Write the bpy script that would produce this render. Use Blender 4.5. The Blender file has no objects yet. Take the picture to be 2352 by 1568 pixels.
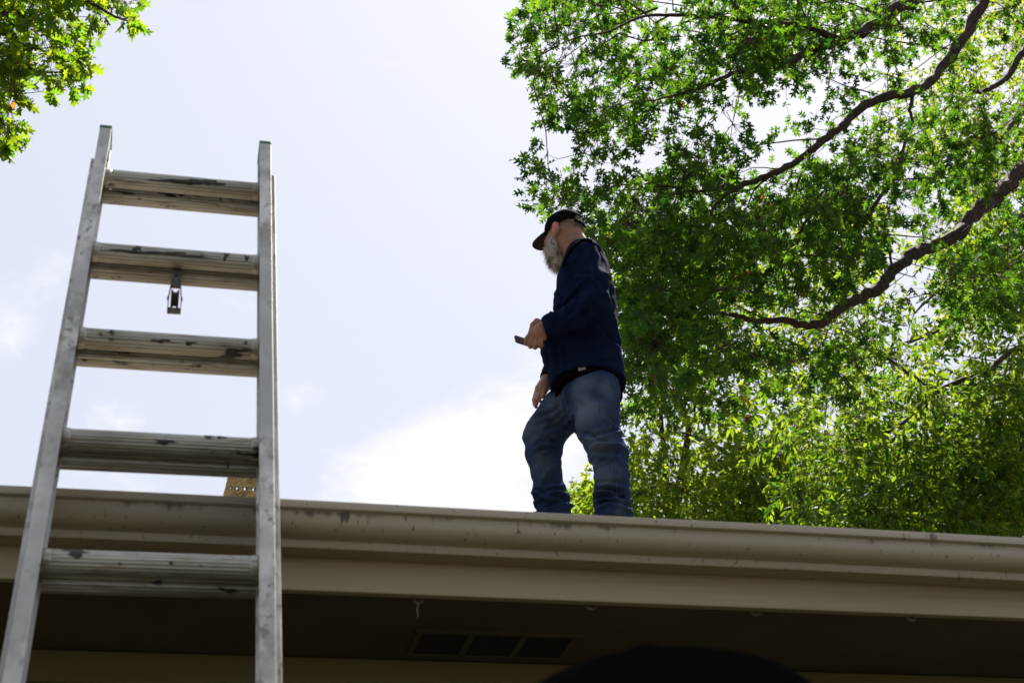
import bpy, math, random
import numpy as np
from mathutils import Matrix, Vector
from mathutils.bvhtree import BVHTree

rng = np.random.default_rng(11)
random.seed(11)
scene = bpy.context.scene
COL = scene.collection
V3 = lambda *a: np.array(a, float)

# ------------------------------------------------------------------ camera
CAM = V3(0, 0, 1.45)
PITCH, YAW, ROLL = math.radians(30.0), -0.2403, -0.0451
FPX, CX, CY = 2352 * 50 / 36, 1176.0, 784.0
_F = V3(-math.sin(YAW) * math.cos(PITCH), math.cos(YAW) * math.cos(PITCH), math.sin(PITCH))
_R0 = V3(math.cos(YAW), math.sin(YAW), 0)
_U0 = np.cross(_R0, _F)
_R = _R0 * math.cos(ROLL) + _U0 * math.sin(ROLL)
_U = -_R0 * math.sin(ROLL) + _U0 * math.cos(ROLL)
cam_d = bpy.data.cameras.new('camera')
cam = bpy.data.objects.new('camera', cam_d)
COL.objects.link(cam)
cam_d.lens = 50
cam_d.sensor_width = 36
cam_d.clip_start = 0.05
cam_d.clip_end = 3000
cam_d.dof.use_dof = True
cam_d.dof.focus_distance = 9.5
cam_d.dof.aperture_fstop = 9.0
cam.matrix_world = Matrix(((_R[0], _U[0], -_F[0], CAM[0]), (_R[1], _U[1], -_F[1], CAM[1]),
                           (_R[2], _U[2], -_F[2], CAM[2]), (0, 0, 0, 1)))
scene.camera = cam


def ray(px, py):
    d = _F + _R * (px - CX) / FPX - _U * (py - CY) / FPX
    return d / np.linalg.norm(d)


def at(px, py, Y):
    """world point seen at a place of the picture, standing at depth Y behind the camera's plane"""
    d = ray(px, py)
    return CAM + d * (Y / d[1])


def to_px(P):
    P = np.asarray(P) - CAM
    z = P @ _F
    return CX + FPX * (P @ _R) / z, CY - FPX * (P @ _U) / z, z


# ------------------------------------------------------------------ sky and sun
SUN_AZ, SUN_EL = math.radians(38), math.radians(58)      # azimuth from +Y towards +X
world = bpy.data.worlds.new('World')
scene.world = world
world.use_nodes = True
nt = world.node_tree
nt.nodes.clear()


def N(tree, typ, **kw):
    n = tree.nodes.new(typ)
    for k, v in kw.items():
        if k == 'ins':
            for i, x in v.items():
                n.inputs[i].default_value = x
        else:
            setattr(n, k, v)
    return n


def L(tree, a, b):
    tree.links.new(a, b)


sky = N(nt, 'ShaderNodeTexSky', sky_type='NISHITA', sun_disc=False, sun_elevation=SUN_EL,
        sun_rotation=SUN_AZ, air_density=1.0, dust_density=3.0, ozone_density=1.0)
tc = N(nt, 'ShaderNodeTexCoord')
# thin high haze whitens the whole dome, cumulus patches are laid over it
hz = N(nt, 'ShaderNodeMix', data_type='RGBA', blend_type='MIX', ins={0: 0.90})
hz.inputs[7].default_value = (2.58, 2.68, 3.06, 1)
L(nt, sky.outputs[0], hz.inputs[6])
mp = N(nt, 'ShaderNodeMapping', ins={3: (1.0, 1.0, 1.7)})
L(nt, tc.outputs['Generated'], mp.inputs[0])
n1 = N(nt, 'ShaderNodeTexNoise', ins={'Scale': 8.5, 'Detail': 10.0, 'Roughness': 0.62, 'Distortion': 0.4})
L(nt, mp.outputs[0], n1.inputs['Vector'])


def sky_spot(px, py, r_in, r_out):
    """a bank of cloud in one direction of the sky"""
    d = ray(px, py)
    dp = N(nt, 'ShaderNodeVectorMath', operation='DISTANCE')
    dp.inputs[1].default_value = tuple(d)
    L(nt, tc.outputs['Generated'], dp.inputs[0])
    mr = N(nt, 'ShaderNodeMapRange', ins={1: r_in, 2: r_out, 3: 0.21, 4: 0.0})
    L(nt, dp.outputs['Value'], mr.inputs[0])
    return mr.outputs[0]


acc = n1.outputs['Fac']
for sp in [(1080, 1080, 0.02, 0.12), (900, 1190, 0.0, 0.10), (1330, 1060, 0.03, 0.12), (680, 920, 0.0, 0.03), (235, 955, 0.0, 0.035), (30, 770, 0.0, 0.035), (520, 930, 0.0, .03), (330, 1170, 0.0, 0.09)]:
    ad = N(nt, 'ShaderNodeMath', operation='ADD')
    L(nt, acc, ad.inputs[0])
    L(nt, sky_spot(*sp), ad.inputs[1])
    acc = ad.outputs[0]
mr = N(nt, 'ShaderNodeMapRange', interpolation_type='SMOOTHSTEP', ins={1: 0.60, 2: 0.88, 3: 0.0, 4: 1.0})
L(nt, acc, mr.inputs[0])
cl = N(nt, 'ShaderNodeMix', data_type='RGBA', blend_type='MIX')
cl.inputs[7].default_value = (3.55, 3.55, 3.62, 1)
L(nt, mr.outputs[0], cl.inputs[0])
L(nt, hz.outputs[2], cl.inputs[6])
bg = N(nt, 'ShaderNodeBackground', ins={1: 0.08})
out = N(nt, 'ShaderNodeOutputWorld')
L(nt, cl.outputs[2], bg.inputs[0])
L(nt, bg.outputs[0], out.inputs[0])

sun_d = bpy.data.lights.new('sun', 'SUN')
sun_d.energy = 5.0
sun_d.angle = math.radians(0.53)
sun_d.color = (1.0, 0.94, 0.84)
sun = bpy.data.objects.new('sun', sun_d)
COL.objects.link(sun)
S = Vector((math.sin(SUN_AZ) * math.cos(SUN_EL), math.cos(SUN_AZ) * math.cos(SUN_EL), math.sin(SUN_EL)))
sun.rotation_euler = S.to_track_quat('Z', 'Y').to_euler()
sun.location = (8, 8, 20)

vs = scene.view_settings
scene.display_settings.display_device = 'sRGB'
vs.view_transform = 'Standard'
vs.look = 'None'
vs.exposure = 1.85
vs.gamma = 1.0
vs.use_curve_mapping = False
scene.cycles.use_denoising = True
scene.cycles.max_bounces = 8
scene.cycles.transmission_bounces = 6
scene.cycles.diffuse_bounces = 4
scene.cycles.sample_clamp_indirect = 4.0
scene.cycles.caustics_reflective = False
scene.cycles.caustics_refractive = False


# ------------------------------------------------------------------ helpers: objects
def tag(o, label, cat=None, group=None, kind=None):
    if label: o['label'] = label
    if cat: o['category'] = cat
    if group: o['group'] = group
    if kind: o['kind'] = kind
    return o


def empty(name, loc):
    o = bpy.data.objects.new(name, None)
    o.empty_display_size = 0.1
    o.location = tuple(loc)
    COL.objects.link(o)
    return o


def link_mesh(name, me, mat, parent=None, smooth=False):
    o = bpy.data.objects.new(name, me)
    COL.objects.link(o)
    if mat is not None and not me.materials:
        me.materials.append(mat)
    if smooth:
        me.polygons.foreach_set('use_smooth', np.ones(len(me.polygons), bool))
    if parent is not None:
        o.parent = parent
        o.matrix_parent_inverse = parent_inv(parent)
    return o


def parent_inv(p):
    # world matrix of a parent chain whose links are pure translations
    m = Matrix.Translation(p.location)
    q = p
    while q.parent is not None:
        m = q.matrix_parent_inverse @ m
        q = q.parent
        m = Matrix.Translation(q.location) @ m
    return m.inverted()


def mesh_np(name, verts, faces):
    """faces: int array (n,3)/(n,4), or list of tuples"""
    me = bpy.data.meshes.new(name)
    if isinstance(faces, np.ndarray):
        verts = np.ascontiguousarray(verts, dtype=np.float32)
        k = faces.shape[1]
        me.vertices.add(len(verts))
        me.vertices.foreach_set('co', verts.ravel())
        me.loops.add(faces.size)
        me.loops.foreach_set('vertex_index', np.ascontiguousarray(faces, dtype=np.int32).ravel())
        me.polygons.add(len(faces))
        me.polygons.foreach_set('loop_start', np.arange(0, faces.size, k, dtype=np.int32))
        me.polygons.foreach_set('loop_total', np.full(len(faces), k, dtype=np.int32))
        me.update(calc_edges=True)
    else:
        me.from_pydata([tuple(map(float, v)) for v in verts], [], faces)
        me.update()
    return me


class MB:
    """collects closed shapes, builds one mesh"""
    def __init__(s):
        s.v, s.f = [], []

    def add(s, verts, faces):
        o = len(s.v)
        s.v += [tuple(map(float, v)) for v in verts]
        s.f += [tuple(i + o for i in f) for f in faces]

    def box(s, a, b, bev=0.0):
        x0, y0, z0 = a; x1, y1, z1 = b
        s.add([(x0, y0, z0), (x1, y0, z0), (x1, y1, z0), (x0, y1, z0), (x0, y0, z1), (x1, y0, z1), (x1, y1, z1), (x0, y1, z1)],
              [(0, 3, 2, 1), (4, 5, 6, 7), (0, 1, 5, 4), (1, 2, 6, 5), (2, 3, 7, 6), (3, 0, 4, 7)])

    def prism(s, prof, org, ax, ay, az, length, segs=1):
        """profile (a,b) along ax, ay swept along az"""
        n = len(prof); v = []
        for k in range(segs + 1):
            o = org + az * (length * k / segs)
            v += [o + ax * p[0] + ay * p[1] for p in prof]
        f = []
        for k in range(segs):
            for i in range(n):
                j = (i + 1) % n
                f.append((k * n + i, k * n + j, (k + 1) * n + j, (k + 1) * n + i))
        f.append(tuple(range(n))[::-1]); f.append(tuple(segs * n + i for i in range(n)))
        s.add(v, f)

    def tube(s, pts, rad, sides=6, cap=True):
        pts = [np.asarray(p, float) for p in pts]
        n = len(pts); v = []
        prev = None
        for i in range(n):
            t = pts[min(i + 1, n - 1)] - pts[max(i - 1, 0)]
            t = t / (np.linalg.norm(t) + 1e-9)
            if prev is None:
                a = np.cross(t, V3(0, 0, 1) if abs(t[2]) < .9 else V3(1, 0, 0))
            else:
                a = prev - t * (prev @ t)
            a = a / (np.linalg.norm(a) + 1e-9); prev = a
            b = np.cross(t, a)
            r = rad[i] if hasattr(rad, '__len__') else rad
            for k in range(sides):
                w = 2 * math.pi * k / sides
                v.append(pts[i] + (a * math.cos(w) + b * math.sin(w)) * r)
        f = []
        for i in range(n - 1):
            for k in range(sides):
                j = (k + 1) % sides
                f.append((i * sides + k, i * sides + j, (i + 1) * sides + j, (i + 1) * sides + k))
        if cap:
            f.append(tuple(range(sides))[::-1]); f.append(tuple((n - 1) * sides + k for k in range(sides)))
        s.add(v, f)

    def build(s, name, mat, parent=None, smooth=False):
        return link_mesh(name, mesh_np(name, s.v, s.f), mat, parent, smooth)


def bevel(o, w, seg=2, ang=35):
    m = o.modifiers.new('bevel', 'BEVEL')
    m.width = w; m.segments = seg; m.limit_method = 'ANGLE'; m.angle_limit = math.radians(ang)
    m.harden_normals = False
    return o


# ------------------------------------------------------------------ helpers: materials
def mat(name, col, rough=0.6, metal=0.0, spec=0.5, noise=None, bump=None, spots=None, sheen=0.0):
    """noise: list of (scale, colour, lo, hi, detail, stretch); spots are the same with hard edges"""
    m = bpy.data.materials.new(name)
    m.use_nodes = True
    t = m.node_tree
    b = t.nodes['Principled BSDF']
    b.inputs['Roughness'].default_value = rough
    b.inputs['Metallic'].default_value = metal
    b.inputs['Specular IOR Level'].default_value = spec
    if spec <= .12:
        b.inputs['IOR'].default_value = 1.12
    if sheen:
        b.inputs['Sheen Weight'].default_value = sheen
    tcn = N(t, 'ShaderNodeTexCoord')
    rgb = N(t, 'ShaderNodeRGB'); rgb.outputs[0].default_value = (*col, 1)
    cur = rgb.outputs[0]
    for (sc, c2, lo, hi, det, st) in (noise or []):
        mpn = N(t, 'ShaderNodeMapping', ins={3: st})
        L(t, tcn.outputs['Object'], mpn.inputs[0])
        nz = N(t, 'ShaderNodeTexNoise', ins={'Scale': sc, 'Detail': det, 'Roughness': 0.6})
        L(t, mpn.outputs[0], nz.inputs['Vector'])
        r = N(t, 'ShaderNodeMapRange', interpolation_type='SMOOTHSTEP', ins={1: lo, 2: hi, 3: 0.0, 4: 1.0})
        L(t, nz.outputs['Fac'], r.inputs[0])
        mx = N(t, 'ShaderNodeMix', data_type='RGBA')
        mx.inputs[7].default_value = (*c2, 1)
        L(t, r.outputs[0], mx.inputs[0]); L(t, cur, mx.inputs[6])
        cur = mx.outputs[2]
    L(t, cur, b.inputs['Base Color'])
    if bump:
        sc, strength, dist, st = bump
        mpn = N(t, 'ShaderNodeMapping', ins={3: st})
        L(t, tcn.outputs['Object'], mpn.inputs[0])
        nz = N(t, 'ShaderNodeTexNoise', ins={'Scale': sc, 'Detail': 5.0})
        L(t, mpn.outputs[0], nz.inputs['Vector'])
        bp = N(t, 'ShaderNodeBump', ins={'Strength': strength, 'Distance': dist})
        L(t, nz.outputs['Fac'], bp.inputs['Height'])
        L(t, bp.outputs[0], b.inputs['Normal'])
    return m


ONE = (1, 1, 1)
TAUPE = (0.395, 0.335, 0.25)
M = {}
M['gutter'] = mat('gutter_paint', TAUPE, 0.42, 0, 0.4,
                  noise=[(2.2, (0.33, 0.275, 0.19), .4, .75, 4, (.3, 3, 3)), (34, (0.12, 0.09, 0.06), .66, .74, 3, (.8, 1, .35)), (7, (.17, .13, .09), .66, .80, 8, (.5, 1, 1.4)), (110, (.10, .08, .05), .66, .72, 2, (1, 1, .6))],
                  bump=(3, .15, .01, (.3, 1, 1)))
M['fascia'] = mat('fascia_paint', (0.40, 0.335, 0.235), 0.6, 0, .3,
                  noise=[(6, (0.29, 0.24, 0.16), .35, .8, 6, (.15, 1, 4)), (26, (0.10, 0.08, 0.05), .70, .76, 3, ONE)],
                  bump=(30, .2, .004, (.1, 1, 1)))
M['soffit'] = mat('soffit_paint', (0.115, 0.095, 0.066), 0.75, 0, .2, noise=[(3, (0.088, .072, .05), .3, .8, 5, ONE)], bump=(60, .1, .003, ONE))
M['frieze'] = mat('frieze_paint', (0.20, 0.165, 0.085), 0.7, 0, .25, noise=[(8, (0.15, .12, .06), .3, .8, 6, (.2, 1, 1))])
M['mesh_dark'] = mat('vent_mesh', (0.035, 0.03, 0.023), 0.8, 0, .2)
M['screw'] = mat('eye_screw_metal', (0.30, 0.27, 0.22), 0.5, .2)
M['shingle'] = mat('roof_shingle', (0.13, 0.11, 0.09), 0.9, 0, .2, noise=[(40, (0.20, .17, .14), .4, .7, 4, ONE)], bump=(200, .6, .004, ONE))
M['brick'] = mat('wall_paint', (0.25, 0.2, 0.14), 0.85, 0, .2, noise=[(5, (0.19, .15, .10), .3, .8, 5, ONE)])
M['ground'] = mat('lawn', (0.046, 0.043, 0.030), 0.95, 0, .1, noise=[(1.5, (0.034, .036, .020), .3, .7, 8, ONE), (.3, (.065, .054, .038), .5, .8, 5, ONE)])

# ------------------------------------------------------------------ ground
mb = MB()
mb.add([(-400, -400, 0), (400, -400, 0), (400, 400, 0), (-400, 400, 0)], [(0, 1, 2, 3)])
g = mb.build('ground', M['ground'])
tag(g, 'grass lawn around the house', kind='structure')

# ------------------------------------------------------------------ house
GY, GZ = 2.554, CAM[2] + 1.1284            # outer lip of the gutter
FY, FZ = 2.652, CAM[2] + 0.9803            # front of the fascia, its lower edge
WY = 3.112                                # wall under the soffit
RSL = 0.4325                              # roof slope
RY0, RZ0 = 2.635, CAM[2] + 1.108
X0, X1 = -4.2, 10.5


def roof_z(Y):
    return RZ0 + RSL * (Y - RY0)


house = empty('house', (2.0, WY, 0))
tag(house, 'low house eave with taupe gutter, fascia board and dark soffit under the roof', 'house')
EX = V3(1, 0, 0); EY = V3(0, 1, 0); EZ = V3(0, 0, 1)
# gutter: ogee front, rolled lip, flat bottom (profile in y, z from the lip's outer top corner)
outer = [(0.016, -0.004), (0.010, 0.0), (0.002, -0.001), (0.0, -0.005), (0.0005, -0.0165), (0.004, -0.0195), (0.0085, -0.0200), (0.010, -0.024),
         (0.0090, -0.032), (0.0100, -0.043), (0.014, -0.052), (0.022, -0.060), (0.032, -0.0645), (0.040, -0.0665), (0.0415, -0.0675), (0.0415, -0.0815), (0.0425, -0.083), (FY - GY - 0.003, -0.083),
         (FY - GY - 0.003, 0.012)]
inner = [(FY - GY - 0.0055, 0.012), (FY - GY - 0.0055, -0.0805), (0.044, -0.0805), (0.044, -0.066), (0.033, -0.0615), (0.024, -0.057), (0.0165, -0.050), (0.012, -0.042), (0.0115, -0.032), (0.0125, -0.026), (0.016, -0.010)]
mb = MB()
joins = [X0, 3.45, X1]
for a, b in zip(joins[:-1], joins[1:]):
    mb = MB()
    mb.prism(outer + inner, V3(a + (.002 if a > X0 else 0), GY, GZ), EY, EZ, EX, b - a - .002, 24)
    go = mb.build('gutter', M['gutter'], house, smooth=False)
    # slightly wavy sheet metal
    co = np.array([v.co for v in go.data.vertices])
    co[:, 2] += 0.0012 * np.sin(co[:, 0] * 2.1) + 0.0007 * np.sin(co[:, 0] * 5.3 + 1)
    co[:, 1] += 0.0014 * np.sin(co[:, 0] * 1.7 + .5)
    go.data.vertices.foreach_set('co', co.astype(np.float32).ravel())
    go.data.update()
    go.data.shade_smooth()
    me = go.data
    me.set_sharp_from_angle(angle=math.radians(40))
# dirt washed out from under the lip
gt_ = M['gutter'].node_tree; pb_ = gt_.nodes['Principled BSDF']
old_ = pb_.inputs['Base Color'].links[0].from_socket
tc_ = N(gt_, 'ShaderNodeTexCoord'); sx_ = N(gt_, 'ShaderNodeSeparateXYZ'); L(gt_, tc_.outputs['Object'], sx_.inputs[0])
zr_ = N(gt_, 'ShaderNodeMapRange', interpolation_type='SMOOTHSTEP', ins={1: GZ - .052, 2: GZ - .018, 3: 0.0, 4: .20}); L(gt_, sx_.outputs[2], zr_.inputs[0])
zt_ = N(gt_, 'ShaderNodeMapRange', ins={1: GZ - .021, 2: GZ - .019, 3: 1.0, 4: 0.0}); L(gt_, sx_.outputs[2], zt_.inputs[0])
mp_ = N(gt_, 'ShaderNodeMapping', ins={3: (1, 1, .25)}); L(gt_, tc_.outputs['Object'], mp_.inputs[0])
nz_ = N(gt_, 'ShaderNodeTexNoise', ins={'Scale': 16.0, 'Detail': 7.0, 'Roughness': .65}); L(gt_, mp_.outputs[0], nz_.inputs['Vector'])
n2_ = N(gt_, 'ShaderNodeTexNoise', ins={'Scale': 1.3, 'Detail': 2.0}); L(gt_, tc_.outputs['Object'], n2_.inputs['Vector'])
a1_ = N(gt_, 'ShaderNodeMath', operation='ADD'); L(gt_, nz_.outputs['Fac'], a1_.inputs[0]); L(gt_, zr_.outputs[0], a1_.inputs[1])
a2_ = N(gt_, 'ShaderNodeMath', operation='MULTIPLY_ADD', ins={1: .5}); L(gt_, n2_.outputs['Fac'], a2_.inputs[0]); L(gt_, a1_.outputs[0], a2_.inputs[2])
mr_ = N(gt_, 'ShaderNodeMapRange', interpolation_type='SMOOTHSTEP', ins={1: .93, 2: 1.08, 3: 0.0, 4: .85}); L(gt_, a2_.outputs[0], mr_.inputs[0])
ml_ = N(gt_, 'ShaderNodeMath', operation='MULTIPLY'); L(gt_, mr_.outputs[0], ml_.inputs[0]); L(gt_, zt_.outputs[0], ml_.inputs[1])
mx_ = N(gt_, 'ShaderNodeMix', data_type='RGBA'); mx_.inputs[7].default_value = (.055, .042, .028, 1)
L(gt_, ml_.outputs[0], mx_.inputs[0]); L(gt_, old_, mx_.inputs[6]); L(gt_, mx_.outputs[2], pb_.inputs['Base Color'])
# fascia board: boards butted end to end
for a, b in ((X0, 2.9), (2.9, 6.8), (6.8, X1)):
    mb = MB(); mb.box((a, FY, FZ), (b - .0015, FY + 0.022, RZ0 - 0.012))
    bevel(mb.build('fascia_board', M['fascia'], house), .0018)
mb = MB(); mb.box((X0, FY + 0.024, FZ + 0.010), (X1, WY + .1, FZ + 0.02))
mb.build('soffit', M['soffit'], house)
# frieze board and the cladding boards below it
mb = MB(); mb.box((X0, WY - 0.022, FZ - 0.062), (X1, WY, FZ + 0.008))
bevel(mb.build('frieze_board', M['frieze'], house), .003)
for k in range(9):
    zt = FZ - 0.066 - k * 0.15
    mb = MB()
    mb.prism([(0, 0), (0, -0.146), (-0.016, -0.146), (-0.004, 0)], V3(X0, WY + .004, zt), EY, EZ, EX, X1 - X0)
    mb.build('cladding_board', M['frieze'], house)
mb = MB(); mb.box((X0, WY + 0.006, 0), (X1, WY + 4.6 * 2, FZ + 0.008))
mb.build('wall', M['brick'], house)
# roof: two slopes of overlapping courses
mb = MB()
nc = 36; RYR = 7.9
for k in range(nc):
    ya = RY0 + (RYR - RY0) * k / nc; yb = RY0 + (RYR - RY0) * (k + 1) / nc + .02
    za, zb = roof_z(ya), roof_z(yb) - .004
    mb.add([(X0, ya, za), (X1, ya, za), (X1, yb, zb - .004), (X0, yb, zb - .004), (X0, ya, za - .008), (X1, ya, za - .008), (X1, yb, zb - .014), (X0, yb, zb - .014)],
           [(0, 1, 2, 3), (4, 7, 6, 5), (0, 4, 5, 1), (1, 5, 6, 2), (2, 6, 7, 3), (3, 7, 4, 0)])
mb.build('roof', M['shingle'], house)
mb = MB()
zr = roof_z(RYR) - .01
mb.prism([(RY0 + .06, roof_z(RY0 + .06) - .02), (RYR, zr - .005), (RYR + 5.2, zr - 5.2 * RSL), (RYR + 5.2, zr - 5.2 * RSL - .03), (RYR, zr - .16), (RY0 + .06, roof_z(RY0 + .06) - .05)], V3(X0 + .01, 0, 0), EY, EZ, EX, X1 - X0 - .02)
mb.build('roof_deck', M['shingle'], house)


def on_plane(px, py, axis, val):
    d = ray(px, py)
    return CAM + d * ((val - CAM[axis]) / d[axis])


# soffit vent with three louvred openings
sz = FZ + 0.010
vA = on_plane(960, 1447, 2, sz - .005); vB = on_plane(1335, 1462, 2, sz - .005); vC = on_plane(932, 1497, 2, sz - .005)
vx0, vx1 = vA[0], vB[0]; vy0, vy1 = vA[1], vC[1] + .03
mb = MB()
fr = 0.014
mb.box((vx0, vy0, sz - .006), (vx1, vy0 + fr, sz - .0005)); mb.box((vx0, vy1 - fr, sz - .006), (vx1, vy1, sz - .0005))
wv = (vx1 - vx0)
for k in range(4):
    xa = vx0 + (wv - fr) * k / 3
    mb.box((xa, vy0 + fr, sz - .0055), (xa + fr, vy1 - fr, sz - .0007))
vent = mb.build('soffit_vent', M['soffit'], house)
mb = MB(); mb.box((vx0 + fr, vy0 + fr, sz - .0018), (vx1 - fr, vy1 - fr, sz - .0004))
mb.build('vent_backing', M['mesh_dark'], vent)
for k in range(3):
    for j in range(7):
        xa = vx0 + fr + (wv - fr) * k / 3; xb = vx0 + (wv - fr) * (k + 1) / 3
        ys = vy0 + fr + (vy1 - vy0 - 2 * fr) * (j + .5) / 7
        mb = MB(); mb.box((xa + .001, ys - .002, sz - .0045), (xb - .001, ys + .002, sz - .002))
        mb.build('louvre', M['mesh_dark'], vent)
mb = MB(); mb.box((vx0 - .004, vy0 - .003, sz - .009), (vx1 + .004, vy0 - .0005, sz - .0006))
mb.build('vent_edge', M['soffit'], vent)

# eye screws along the soffit edge
for (px, py, tail) in ((960, 1377, 1), (1357, 1391, 0), (1735, 1404, 0), (2092, 1417, 0)):
    c = on_plane(px, py, 1, FY + 0.045)
    mb = MB()
    ring = [c + V3(math.cos(w) * .009, math.sin(w) * .0045, math.sin(w) * .008) for w in np.linspace(-.9, 2 * math.pi - 1.2, 14)]
    mb.tube(ring, .0028, 6)
    mb.tube([c + V3(0, .003, .0065), V3(c[0], c[1] + .003, sz + .002)], .002, 6)
    if tail:
        mb.tube([c + V3(0, .001, -.007), c + V3(-.0015, .004, -.018), c + V3(.0008, .006, -.030), c + V3(-.001, .008, -.037)], [.0024, .0018, .0012, .0006], 5)
    mb.build('eye_screw', M['screw'], house, True)

# ------------------------------------------------------------------ extension ladder
TH, LYAW, LTILT, LW = 1.1828, 0.0138, 0.0155, 0.3549
LO = CAM + V3(-0.0945, 2.8229, 2.0497)
lx = V3(math.cos(LYAW), math.sin(LYAW), math.sin(LTILT)); lx /= np.linalg.norm(lx)
hv = V3(-math.sin(LYAW), math.cos(LYAW), 0)
lu = math.cos(TH) * hv + math.sin(TH) * EZ; lu -= lx * (lu @ lx); lu /= np.linalg.norm(lu)
ln = -np.cross(lx, lu)                     # towards the house
M['alu'] = mat('ladder_aluminium', (0.56, 0.545, 0.505), 0.42, 0.45, .5,
               noise=[(11, (0.27, 0.255, 0.225), .40, .66, 7, (1, 1, .6)), (48, (0.20, .18, .15), .53, .68, 5, (1, 1, .5)), (2.5, (.34, .33, .31), .45, .65, 3, ONE), (30, (0.05, .045, .04), .70, .755, 4, (1, 1, .8))],
               bump=(120, .12, .001, ONE))
M['rung'] = mat('rung_aluminium', (0.40, 0.39, 0.35), 0.40, 0.6, .5,
                noise=[(7, (0.25, 0.23, 0.185), .36, .66, 6, (.6, 1, 1)), (85, (0.22, .19, .14), .52, .70, 3, (.12, 1, 1)), (21, (0.03, .027, .024), .60, .655, 7, (.5, 1, 1.2)), (55, (0.03, .027, .024), .69, .72, 3, ONE)],
                bump=(150, .15, .001, (.2, 1, 1)))
M['tar'] = mat('tar', (0.016, 0.015, 0.014), 0.55)
M['green'] = mat('green_plastic', (0.012, 0.13, 0.075), 0.45)
M['rubber'] = mat('black_rubber', (0.02, 0.02, 0.02), 0.7)
M['steel'] = mat('pulley_steel', (0.10, 0.095, 0.09), 0.5, .6, noise=[(60, (0.05, .04, .035), .4, .7, 4, ONE)])
RS = 0.3048
foot_t = -(LO[2]) / lu[2]                  # distance along the rail down to the ground
ladder = empty('extension_ladder', LO + lu * foot_t)
tag(ladder, 'weathered aluminium extension ladder leaning on the gutter, rungs stained with tar', 'ladder')


def ibeam(hw, hd, tf=0.0032, tw=0.0028):
    return [(-hw, -hd), (hw, -hd), (hw, -hd + tf), (tw / 2, -hd + tf * 1.7), (tw / 2, hd - tf * 1.7), (hw, hd - tf), (hw, hd), (-hw, hd), (-hw, hd - tf), (-tw / 2, hd - tf * 1.7), (-tw / 2, -hd + tf * 1.7), (-hw, -hd + tf)]


rc = LO - lu * 0.018                        # centre line of the first rung
for (side) in (-1, 1):
    for sec in (0, 1):
        xo = side * (LW / 2 + 0.0135 + (0.016 if sec else 0))
        no = 0.066 if sec else 0.0
        top = 0.180 if sec == 0 else 0.140
        low = foot_t + (0.10 if sec == 0 else 0.035)
        mb = MB()
        o = rc + lx * xo + ln * no + lu * low
        mb.prism(ibeam(0.0138, 0.032), o, lx, ln, lu, top - low, 1)
        rail = bevel(mb.build('fly_rail' if sec == 0 else 'base_rail', M['alu'], ladder), .0012, 2, 30)
        if sec == 0:
            mb = MB()
            o = rc + lx * xo + lu * (top - .002)
            mb.prism([(-.0148, -.0335), (.0148, -.0335), (.0148, .0335), (-.0148, .0335)], o, lx, ln, lu, .011)
            # tongues that run down inside the channels
            mb.prism([(.002, -.027), (.0128, -.027), (.0128, .027), (.002, .027)], o, lx, ln, -lu, .062)
            mb.prism([(-.0128, -.027), (-.002, -.027), (-.002, .027), (-.0128, .027)], o, lx, ln, -lu, .062)
            bevel(mb.build('end_cap', M['green'], ladder), .002)
        else:
            mb = MB()
            o = rc + lx * xo + ln * no + lu * (foot_t + .0)
            c = rc + lx * xo + ln * no + lu * foot_t
            mb.box((c[0] - .035, c[1] - .05, 0.0), (c[0] + .035, c[1] + .05, 0.022))
            mb.box((c[0] - .006, c[1] - .02, 0.02), (c[0] + .006, c[1] + .03, 0.09))
            bevel(mb.build('foot_pad', M['rubber'], ladder), .004)
# rungs: ribbed D section
prof = []
for k in range(40):
    w = 2 * math.pi * k / 40
    r = 0.0202 + (0.0011 if k % 2 else 0)
    a, b = math.cos(w) * r, math.sin(w) * r
    b = min(b, 0.0165)
    prof.append((a * 1.02, b))
tilt = math.radians(90) - TH
for sec in (0, 1):
    for k in range(12):
        wl = LW / 2 + (.012 if sec == 0 else .028)
        no = 0.046 if sec else 0.0
        o = rc + ln * no - lu * (k * RS) - lx * wl
        if (o + lx * wl)[2] < .15: continue
        ca, sa = math.cos(-.12), math.sin(-.12)
        ax = ln * ca + lu * sa; ay = -ln * sa + lu * ca
        mb = MB(); mb.prism(prof, o, ax, ay, lx, 2 * wl)
        ro = mb.build('rung', M['rung'], ladder, True)
        ro.data.set_sharp_from_angle(angle=math.radians(14))
        if sec == 0:
            for side in (-1, 1):              # swaged collar where the rung meets the rail
                mb = MB()
                oo = rc - lu * (k * RS) + lx * side * (LW / 2 - .003)
                mb.tube([oo - lx * side * .012, oo - lx * side * .008, oo, oo + lx * side * .014], [.0214, .0226, .0234, .0234], 18)
                mb.build('collar', M['rung'], ro, True)


rungs = {}
for o in ladder.children:
    if o.name.startswith('rung'):
        c = np.array([v.co for v in o.data.vertices]).mean(0)
        kk = int(round((rc - c) @ lu / RS)); sec = 1 if (c - rc) @ ln > .03 else 0
        rungs[(sec, kk)] = o


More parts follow.
